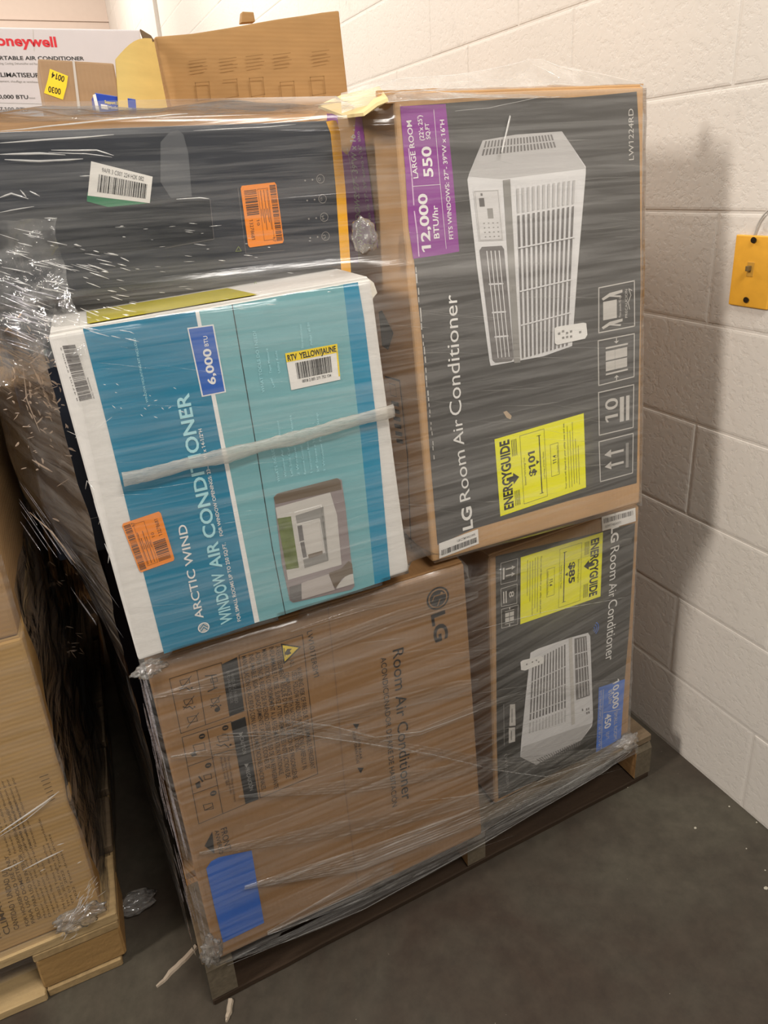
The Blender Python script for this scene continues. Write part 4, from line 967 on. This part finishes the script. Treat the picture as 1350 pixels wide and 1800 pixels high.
# loose tent of film standing above the tall carton
prof = [(600, 172, 163), (640, 160, 150), (700, 150, 136), (760, 149, 134), (800, 148, 131), (860, 147, 122), (900, 147, 112), (930, 147, 104), (952, 146, 104), (985, 146, 117), (1020, 146, 122), (1060, 146, 131), (1110, 145, 140), (1136, 147, 146)]
def f_tent(s_, t):
    k = s_ * (len(prof) - 1); i = min(int(k), len(prof) - 2); fr = k - i
    a = [lerp(prof[i][c], prof[i + 1][c], fr) for c in range(3)]
    py = lerp(a[1] + 26, a[2], t); return aty(a[0], py, .872 + .06 * t)
sheet('loose_crest', f_tent, 90, 14, film('film_crest', .10, .55, (14, 14, 22), .9, .10, 1.5, bscale=(14, 14, 20), bdist=.006), WR, .0022, 30, 5)

def ribbon(bm, pts, wd, jit=0, mi=0):
    """thin folded pleat following 3-D points; two strips meeting in a ridge"""
    pts = [V(q) for q in pts]; P = []
    for a, b in zip(pts[:-1], pts[1:]):
        n = max(2, int((b - a).length / .012))
        for k in range(n): P.append(a.lerp(b, k / n))
    P.append(pts[-1]); rows = []
    for k, q in enumerate(P):
        t = (P[min(k + 1, len(P) - 1)] - P[max(k - 1, 0)]).normalized(); side = t.cross(V((0, -1, 0))).normalized()
        e = math.sin(math.pi * min(1, max(0, k / (len(P) - 1)))) ** .5 if len(P) > 2 else 1
        ww = wd * (.25 + .75 * e) * (1 + .35 * noise.noise(q * 40)); j = side * noise.noise(q * 25 + V((7, 1, 2))) * jit
        rows.append([bm.verts.new(q + j - side * ww / 2), bm.verts.new(q + j + V((0, -min(ww * .35, .004), 0))), bm.verts.new(q + j + side * ww / 2)])
    for a, b in zip(rows[:-1], rows[1:]):
        for i in (0, 1):
            f_ = bm.faces.new((a[i], a[i + 1], b[i + 1], b[i])); f_.material_index = mi; f_.smooth = True
def pleats(name, specs, m, parent, jit=.001, off=.0025):
    bm = bmesh.new()
    for pts, wpx in specs:
        q = [onfilm(x, y, off) for x, y in pts]; d = (q[0] - CAM).length; ribbon(bm, q, wpx * d / FPX, jit)
    return bm_obj(name, bm, [m], parent, True)
# the rope of bunched film across the teal carton
bm = bmesh.new()
cl = [onfilm(x, y, .006) for x, y in ((216, 843), (262, 834), (330, 815), (400, 800), (455, 785), (520, 770), (580, 752), (640, 735), (692, 722))]
R_ = []
P = []
for a, b in zip(cl[:-1], cl[1:]):
    for k in range(6): P.append(a.lerp(b, k / 6))
P.append(cl[-1])
for k, q in enumerate(P):
    t = (P[min(k + 1, len(P) - 1)] - P[max(k - 1, 0)]).normalized(); s_ = t.cross(V((0, -1, 0))).normalized(); ww = .0092 * (1 + .25 * noise.noise(q * 22)); rr = []
    for i in range(10):
        an = 2 * math.pi * i / 10 + k * .12; rr.append(bm.verts.new(q + s_ * math.cos(an) * ww * (1 + .18 * noise.noise(q * 90 + V((i, 0, 0)))) + V((0, 1, 0)) * math.sin(an) * ww * .4))
    R_.append(rr)
for a, b in zip(R_[:-1], R_[1:]):
    for i in range(10): bm.faces.new((a[i], a[(i + 1) % 10], b[(i + 1) % 10], b[i]))
bm_obj('twisted_rope', bm, [BAND], WR, True)
def bundle(name, specs, m, parent, off=.002):
    """a gathered width of film: a broad flat web with several fine ridges running along it"""
    bm = bmesh.new()
    for pts, w0, w1, nr in specs:
        q = [onfilm(x, y, off) for x, y in pts]; P = []
        for a, b in zip(q[:-1], q[1:]):
            n = max(2, int((b - a).length / .01)); P += [a.lerp(b, k / n) for k in range(n)]
        P.append(q[-1]); rows = []; c = nr * 4
        for k, p_ in enumerate(P):
            t = (P[min(k + 1, len(P) - 1)] - P[max(k - 1, 0)]).normalized(); sd = t.cross(V((0, -1, 0))).normalized(); tp = k / (len(P) - 1); ww = lerp(w0, w1, tp) * (.12 + .88 * min(1, tp / .22, (1.06 - tp) / .15)) * (p_ - CAM).length / FPX
            rows.append([bm.verts.new(p_ + sd * ww * (i / c - .5) + V((0, -1, 0)) * (.0012 * abs(math.sin(i / c * nr * math.pi)) + .0012 * noise.noise(V((i * .7, k * .03, nr)))) ) for i in range(c + 1)])
        for a, b in zip(rows[:-1], rows[1:]):
            for i in range(c): bm.faces.new((a[i], a[i + 1], b[i + 1], b[i]))
    return bm_obj(name, bm, [m], parent, True)
bundle('bottom_hem', [([(398, 1690), (520, 1642), (640, 1588), (760, 1524), (850, 1474), (960, 1408), (1060, 1350), (1108, 1314)], 26, 20, 6), ([(470, 1640), (640, 1560), (800, 1490), (960, 1400), (1104, 1306)], 60, 26, 9),
                      ([(430, 1560), (640, 1510), (850, 1430), (1000, 1380), (1100, 1310)], 50, 22, 8)], FOLD, WR)
bundle('taut_strands', [([(390, 1290), (520, 1285), (640, 1302), (760, 1322), (900, 1350), (1095, 1318)], 10, 26, 4), ([(490, 1268), (580, 1280), (660, 1300), (740, 1286), (850, 1240), (930, 1216), (1080, 1200)], 16, 8, 4),
                        ([(350, 1500), (500, 1475), (700, 1440), (850, 1400), (1090, 1325)], 34, 20, 5), ([(420, 1400), (640, 1380), (860, 1345), (1090, 1320)], 30, 18, 5), ([(270, 1225), (420, 1190), (560, 1140), (700, 1085), (840, 1045)], 40, 26, 5),
                        ([(510, 1110), (650, 1066), (840, 1020), (1110, 950)], 14, 20, 3), ([(300, 1330), (420, 1318), (560, 1270), (840, 1200)], 24, 30, 4)], film('film_strand', .0, .18, (3, 3, 170), .5, .2, 1.0), WR)
pleats('thin_creases', [([(390, 1296), (520, 1290), (640, 1306), (760, 1326), (850, 1348)], 1.6), ([(500, 1266), (580, 1276), (660, 1296), (740, 1286), (840, 1250)], 1.8), ([(400, 1697), (640, 1598), (850, 1482), (1060, 1358), (1108, 1322)], 2),
                        ([(560, 1600), (740, 1524), (900, 1432), (1100, 1322)], 2), ([(640, 1490), (850, 1420), (1090, 1316)], 1.5), ([(860, 1352), (960, 1366), (1090, 1326)], 2), ([(720, 1410), (900, 1390), (1090, 1322)], 1.4), ([(830, 1110), (960, 1075), (1100, 1050)], 1.5)], film('film_crease', .2, .6, (3, 3, 150), .5, .15, 1.5), WR, .0006)
rd = random.Random(11); sp = []
for k in range(90):
    x = rd.uniform(640, 1120) if k % 3 else rd.uniform(130, 690); y = rd.uniform(230, 960) if k % 3 else rd.uniform(590, 1120); L_ = rd.uniform(40, 190); sl = rd.uniform(-.12, .14) - .02
    if k % 3 == 0: sl = rd.uniform(-.05, .22) if y < 760 else rd.uniform(-.32, -.05)
    x1 = min(x + L_, 1126 if k % 3 else 715); sp.append(([(x, y), ((x + x1) / 2, y + sl * (x1 - x) / 2 + rd.uniform(-3, 3)), (x1, y + sl * (x1 - x))], rd.uniform(.6, 1.6)))
for k in range(50):
    x = rd.uniform(300, 900); y = rd.uniform(1180, 1640) - (x - 300) * .25; L_ = rd.uniform(80, 300); x1 = min(x + L_, 1095); sl = -.12 - .28 * max(0, (y - 1150) / 450)
    sp.append(([(x, y), (x1, y + sl * (x1 - x))], rd.uniform(.6, 1.8)))
o = pleats('fine_pleats', sp, film('film_pleat', .03, .25, (3, 3, 150), .5, .15, 1.5), WR, .0006, .002); 
# sharp glints painted as milky ribbons where film is bunched
sp = [([(0, 252), (60, 247), (160, 240), (200, 236)], 2.2), ([(0, 272), (70, 270), (115, 272)], 3), ([(8, 281), (70, 284), (146, 279)], 3.2), ([(90, 264), (170, 264), (200, 273)], 2.2), ([(85, 268), (150, 270), (197, 276)], 1.4), ([(0, 231), (80, 222), (200, 210), (330, 200)], 2),
      ([(910, 150), (897, 205), (882, 268)], 2.4), ([(800, 195), (860, 190), (950, 170), (1010, 150)], 1.2), ([(340, 230), (420, 226), (520, 219)], 1), ([(0, 348), (20, 341), (50, 350)], 2.2),
      ([(600, 188), (720, 176), (860, 170)], 1.2), ([(140, 309), (160, 308)], 1.5), ([(78, 383), (100, 384)], 2), ([(0, 374), (60, 363)], 2), ([(310, 350), (352, 348), (368, 350)], 2), ([(35, 334), (46, 347)], 2), ([(52, 336), (70, 345)], 2)]
rd = random.Random(5)
for k in range(95):
    x = rd.uniform(-5, 230) ** 1; y = 395 + rd.random() * 150 + x * .25; L_ = rd.uniform(8, 60) * (1 - x / 400); sp.append(([(x, y), (x + L_, y + L_ * rd.uniform(.15, .45))], rd.uniform(.8, 2.2)))
for k in range(40):
    x = rd.uniform(200, 600); y = rd.uniform(390, 545) - 0; L_ = rd.uniform(4, 22); sp.append(([(x, y), (x + L_, y + L_ * rd.uniform(-.1, .15))], rd.uniform(.6, 1.3)))
for k in range(16):
    x = rd.uniform(170, 320); y = rd.uniform(670, 735); L_ = rd.uniform(3, 7); sp.append(([(x, y), (x + L_, y + L_ * rd.uniform(-1, 1))], 1.5))
for a in (([(118, 758), (132, 764), (140, 758)], 1.2), ([(158, 757), (172, 738)], 1.3), ([(168, 756), (197, 733)], 1.3), ([(132, 770), (142, 762)], 1.2), ([(150, 860), (153, 845), (166, 862)], 1.6), ([(153, 846), (168, 846)], 1.5), ([(165, 880), (176, 915), (173, 922)], 1.6), ([(184, 955), (192, 975), (190, 990)], 1.6)): sp.append(a)
pleats('painted_glints', sp, GLINTW, WR, .0008, .004)
# film gathered down the load's left edge, white glints painted into its ribbons
bm = bmesh.new(); rd = random.Random(17)
for k in range(46):
    t = rd.random(); y0 = lerp(1170, 1600, t); L_ = rd.uniform(25, 140); c0 = rd.uniform(-34, -3) * (.45 + .55 * t); x0 = 250 + (y0 - 1165) * .238 + c0; x1 = x0 + L_ * .245 + rd.uniform(-2, 3)
    dp = .832 + max(0, -c0) * .004; ribbon(bm, [aty(x0, y0, dp), aty((x0 + x1) / 2 + rd.uniform(-1, 1), y0 + L_ / 2, dp), aty(x1, min(y0 + L_, 1690), dp)], rd.uniform(.0008, .0028), .0006)
for k in range(26):
    x0 = rd.uniform(30, 150); y0 = 890 + (x0 - 30) * 1.25 + rd.uniform(-60, 30); L_ = rd.uniform(40, 130); ribbon(bm, [aty(x0, y0, 1.05), aty(x0 + L_ * .55, y0 + L_ * .8, 1.0)], rd.uniform(.0006, .0014), .0006)
for k in range(40):
    x0 = rd.uniform(0, 60); y0 = 540 + rd.uniform(-50, 60) + x0 * .4; L_ = rd.uniform(20, 70); ribbon(bm, [aty(x0, y0, .93), aty(x0 + L_, y0 + L_ * rd.uniform(.25, .5), .90)], rd.uniform(.0006, .0022), .0008)
bm_obj('edge_fold_glints', bm, [film('film_edge_fold_glint', .25, .8, (30, 30, 120), .5, .12, 2.2, 'e4e2ec')], WR, True)
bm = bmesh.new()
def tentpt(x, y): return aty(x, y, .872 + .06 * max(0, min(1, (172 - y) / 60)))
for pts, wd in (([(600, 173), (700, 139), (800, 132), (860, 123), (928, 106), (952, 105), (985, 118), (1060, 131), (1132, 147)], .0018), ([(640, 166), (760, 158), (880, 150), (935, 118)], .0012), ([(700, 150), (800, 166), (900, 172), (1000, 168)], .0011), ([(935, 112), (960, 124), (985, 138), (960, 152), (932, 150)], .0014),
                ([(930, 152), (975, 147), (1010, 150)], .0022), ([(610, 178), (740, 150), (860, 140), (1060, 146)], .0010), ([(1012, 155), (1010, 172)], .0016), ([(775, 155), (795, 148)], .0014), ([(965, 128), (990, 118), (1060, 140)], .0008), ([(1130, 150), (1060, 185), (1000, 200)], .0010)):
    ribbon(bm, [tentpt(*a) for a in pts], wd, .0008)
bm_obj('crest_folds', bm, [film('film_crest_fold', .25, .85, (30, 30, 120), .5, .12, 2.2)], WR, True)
# crumpled knots
def knot(name, c, r, parent, m=CRIN, sq=(1, .5, 1), seed=0, amp=.45):
    bm = bmesh.new(); bmesh.ops.create_icosphere(bm, subdivisions=4, radius=r)
    for v in bm.verts:
        k = v.co.normalized(); n_ = noise.noise(k * 2.5 + V((seed, 0, 0))) + .6 * abs(noise.noise(k * 7 + V((0, seed, 0))))
        v.co = V((v.co.x * sq[0], v.co.y * sq[1], v.co.z * sq[2])) * (1 + amp * n_) + V(c)
    return bm_obj(name, bm, [m], parent, True)
knot('crumpled_knot', onfilm(1100, 1308, .004), .020, WR, FOLD, (1.5, .6, .8), 2, .7)
knot('crumpled_knot', onfilm(640, 415, .0), .020, WR, CRIN, (.8, .6, 1.1), 6, .35)
knot('crumpled_knot', aty(372, 1672, .812), .014, WR, CRIN, (1, .6, 1.8), 9, .7)
knot('crumpled_knot', aty(262, 1176, .815), .012, WR, CRIN, (1.5, .6, .8), 12, .7)

# ------------------------------------------------------------------ film on the left load
WL_ = thing('stretch_wrap', 'clear stretch film around the left-hand pallet load, bunched at its lower corner', 'plastic wrap', TL @ V((-.3, 0, .12)))
def Lp(e, d, z): return TL @ V((e, d, z))
def f_lf(s_, t): return Lp(lerp(-.62, -.0205, s_), lerp(.004, .004, t), lerp(.075, .86, t))
sheet('front_sheet', f_lf, 50, 60, film('film_left_front', .03, .20, (3, 3, 60), .6, .15, 1.0), WL_, .0012, 20)
def f_ls(s_, t):
    z = lerp(.05, .80, t); x = -.0195 + .012 * math.sin(s_ * 3) + .006 * math.sin(t * 9 + s_ * 5); return Lp(x, lerp(.004, 1.15, s_), z)
sheet('side_sheet', f_ls, 60, 60, film('film_left_side', .06, .30, (8, 6, 20), 1.0, .12, 1.8, bscale=(14, 9, 14), bdist=.012), WL_, .006, 14)
def f_cr(s_, t): return Lp(lerp(-.56, .043, s_), lerp(.418, .432, t), lerp(.74, 1.18, t))
sheet('crinkled_sheet', f_cr, 60, 50, CRIN, WL_, .006, 30, 4)
def leftpl(px, py, d=-.003):
    n_ = ML @ V((0, 1, 0)); return hit(px, py, TL @ V((0, d, 0)), n_)
bm = bmesh.new()
for pts, wd in (([(0, 1464), (40, 1437), (80, 1410), (104, 1391)], 3.6), ([(0, 1470), (45, 1442), (90, 1405)], 1.6), ([(0, 1532), (20, 1524), (43, 1512)], 2.2), ([(40, 1530), (75, 1512), (112, 1494)], 2.6), ([(100, 1486), (113, 1482)], 1.8), ([(136, 1518), (143, 1514)], 1.6), ([(70, 1532), (80, 1527)], 1.6)):
    q = [leftpl(*a) for a in pts]; ribbon(bm, q, wd * (q[0] - CAM).length / FPX, .0006)
rd = random.Random(9)
for k in range(60):
    t = rd.random(); x = lerp(112, 168, t) + rd.uniform(-10, 10); y = lerp(1650, 1555, t) + rd.uniform(-16, 16); L_ = rd.uniform(6, 20); an = rd.uniform(-1.2, -.6)
    q = [leftpl(x, y, -.008), leftpl(x + L_ * math.cos(an), y + L_ * math.sin(an), -.008)]; ribbon(bm, q, rd.uniform(.8, 2) * .001, .0006)
bm_obj('painted_glints', bm, [GLINTW], WL_, True)  # highlights on the left load's film, painted as white ribbons
WARM = film('film_warm_glint', .45, .9, (30, 30, 120), .5, .12, 2.5, 'ecd0b6')
bm = bmesh.new(); rd = random.Random(21)     # glints painted as warm ribbons on film bulging between the two loads
for k in range(120):
    x, y = rd.gauss(62, 32), rd.gauss(700, 62)
    if x < 0 or x > 84 + (y - 560) * .24 - 8: continue
    an = rd.uniform(-1.0, 1.6); L_ = rd.uniform(4, 16); dp = .925
    ribbon(bm, [aty(x, y, dp), aty(x + L_ * .5 * math.cos(an) + 1, y + L_ * .5 * math.sin(an), dp), aty(x + L_ * math.cos(an), y + L_ * math.sin(an), dp)], rd.uniform(.0008, .0026), .0012)
for pts, wd in (([(55, 640), (78, 690), (92, 718)], 2.4), ([(52, 900), (90, 935), (115, 965), (132, 990)], 2.0), ([(56, 808), (75, 820), (92, 830)], 2.4), ([(100, 855), (122, 842)], 1.6), ([(40, 640), (46, 700), (70, 760)], 1.4)):
    ribbon(bm, [aty(*a, .925) for a in pts], wd * .0010, .001)
bm_obj('crinkle_glints', bm, [WARM], WR, True)
bm = bmesh.new()
for k in range(34):
    x, y = rd.uniform(85, 140), rd.choice((rd.uniform(985, 1030), rd.uniform(1100, 1150), rd.uniform(1100, 1150))); an = rd.uniform(-.3, .9); L_ = rd.uniform(5, 16)
    ribbon(bm, [aty(x, y, 1.30), aty(x + L_ * math.cos(an), y + L_ * math.sin(an), 1.30)], rd.uniform(.0012, .003), .001)
for pts in ([(38, 1040), (43, 1090)], [(35, 1000), (42, 1085)]): ribbon(bm, [aty(*a, 1.30) for a in pts], .002, .001)
bm_obj('side_glints', bm, [WARM], WL_, True)  # warm highlights painted as ribbons on the left load's side
knot('crumpled_knot', leftpl(140, 1612, -.010), .028, WL_, CRIN, (1.3, .35, .7), 31, .5)

# ------------------------------------------------------------------ wall switch plate and cable
PL = thing('switch_plate', 'yellow metal switch plate on the white block wall at right edge', 'switch', (XW - .003, .817, 1.12))
f = Face((XW - .006, .867, 1.060), (0, -1, 0), (0, 0, 1), (-1, 0, 0))
bm = bmesh.new(); hexa(bm, boxc((XW - .0065, .779, 1.0595), (0, .076, 0), (.0055, 0, 0), (0, 0, .123)), .006, 4); bm_obj('plate', bm, [mat('plate_yellow', 'dca132', .5, .4, .15, 60, .12, (20, 20, 20))], PL, True)
for z in (1.175, 1.0727):
    bm = bmesh.new(); bmesh.ops.create_cone(bm, cap_ends=True, segments=20, radius1=.0052, radius2=.004, depth=.003, matrix=Matrix.Translation((XW - .0078, .8185, z)) @ Matrix.Rotation(math.pi / 2, 4, 'Y'))
    hexa(bm, boxc((XW - .0098, .8145, z - .0006), (0, .008, 0), (.001, 0, 0), (0, 0, .0012)), 0); bm_obj('screw', bm, [mat('dark_screw', '3d3326', .4, .5, 0, 1, .1, metal=.7)], PL)
bm = bmesh.new(); hexa(bm, boxc((XW - .0075, .8125, 1.113), (0, .013, 0), (.002, 0, 0), (0, 0, .025)), .0006, 1); TF = bm_obj('toggle_frame', bm, [mat('plate_yellow_dull', 'b98a34', .5)], PL)
bm = bmesh.new(); hexa(bm, boxc((XW - .016, .8165, 1.123), (0, .006, 0), (.0095, 0, 0), (0, 0, .009)), .0012, 2); bm_obj('toggle', bm, [mat('toggle_brown', '6e5a35', .5)], TF)
cu = bpy.data.curves.new('wall_cable', 'CURVE'); cu.dimensions = '3D'; cu.bevel_depth = .0016; s_ = cu.splines.new('BEZIER')
pts = [(XW - .004, .8215, 1.183), (XW - .006, .812, 1.21), (XW - .005, .79, 1.232), (XW - .004, .74, 1.25)]
s_.bezier_points.add(3)
for b_, q in zip(s_.bezier_points, pts): b_.co = q; b_.handle_left_type = b_.handle_right_type = 'AUTO'
ob = bpy.data.objects.new('tmp', cu); COL.objects.link(ob); dg = bpy.context.evaluated_depsgraph_get(); dg.update(); me = bpy.data.meshes.new_from_object(ob.evaluated_get(dg))
bpy.data.objects.remove(ob); me.materials.append(mat('cable_grey', 'b9b4ab', .5)); ob = bpy.data.objects.new('wall_cable', me); COL.objects.link(ob); tag(ob, 'thin grey cable curving up from the yellow switch plate', 'cable')

# ------------------------------------------------------------------ litter on the floor
def sliver(name, a, b, wd, h, m, label, cat):
    a, b = atz(*a), atz(*b); t = (b - a).normalized(); s_ = V((-t.y, t.x, 0)); bm = bmesh.new(); rows = []
    n_ = 12
    for k in range(n_ + 1):
        q = a.lerp(b, k / n_) + s_ * noise.noise(a * 30 + V((k * .4, 0, 0))) * .003; ww = wd * (.35 + .65 * min(1, k / 4)) / 2; z0 = .0004; z1 = h * (1 + .3 * noise.noise(V((k * .7, 1, 0))))
        rows.append([bm.verts.new(q + s_ * ww + V((0, 0, z0))), bm.verts.new(q - s_ * ww + V((0, 0, z0))), bm.verts.new(q - s_ * ww * .6 + V((0, 0, z1))), bm.verts.new(q + s_ * ww * .6 + V((0, 0, z1)))])
    for p_, q_ in zip(rows[:-1], rows[1:]):
        for i in range(4): bm.faces.new((p_[i], p_[(i + 1) % 4], q_[(i + 1) % 4], q_[i]))
    bm.faces.new(rows[0]); bm.faces.new(rows[-1][::-1])
    tag(bm_obj(name, bm, [m], loc=a), label, cat)
SPL = mat('pale_splinter', 'a89a88', .8, .2, .4, 80, .2)
sliver('wood_splinter', (276, 1736), (345, 1664), .011, .004, SPL, 'long pale wood splinter on the floor left of the main pallet', 'splinter')
sliver('wood_splinter', (399, 1797), (406, 1758), .010, .005, SPL, 'short pale wood splinter sticking out under the pallet corner', 'splinter')
o = knot('film_scrap', atz(240, 1598) + V((0, 0, .018)), .016, None, film('film_scrap_mat', .05, .3, (40, 40, 40), 1.0, .1, 2.0), (2.4, 1.3, .8), 44, .35); tag(o, 'crumpled scrap of clear film on the dark floor between the two pallets', 'plastic scrap')
GR = mat('grit_white', 'b5ae9e', .8)
for i, (a, r) in enumerate((((1222, 1456), .0022), ((1103, 1384), .0014), ((1346, 1562), .003), ((1330, 1446), .0014), ((1282, 1418), .0016), ((1312, 1492), .0012), ((1345, 1530), .0012))):
    bm = bmesh.new(); bmesh.ops.create_icosphere(bm, subdivisions=2, radius=r); c = atz(*a)
    for v in bm.verts: v.co = V((v.co.x * 1.4, v.co.y, v.co.z * .6)) * (1 + .3 * noise.noise(v.co * 900)) + c + V((0, 0, r * .5))
    tag(bm_obj('grit_crumb', bm, [GR]), 'tiny pale crumb of grit on the dark concrete floor near the wall', 'grit', 'grit crumbs on the floor by the wall')
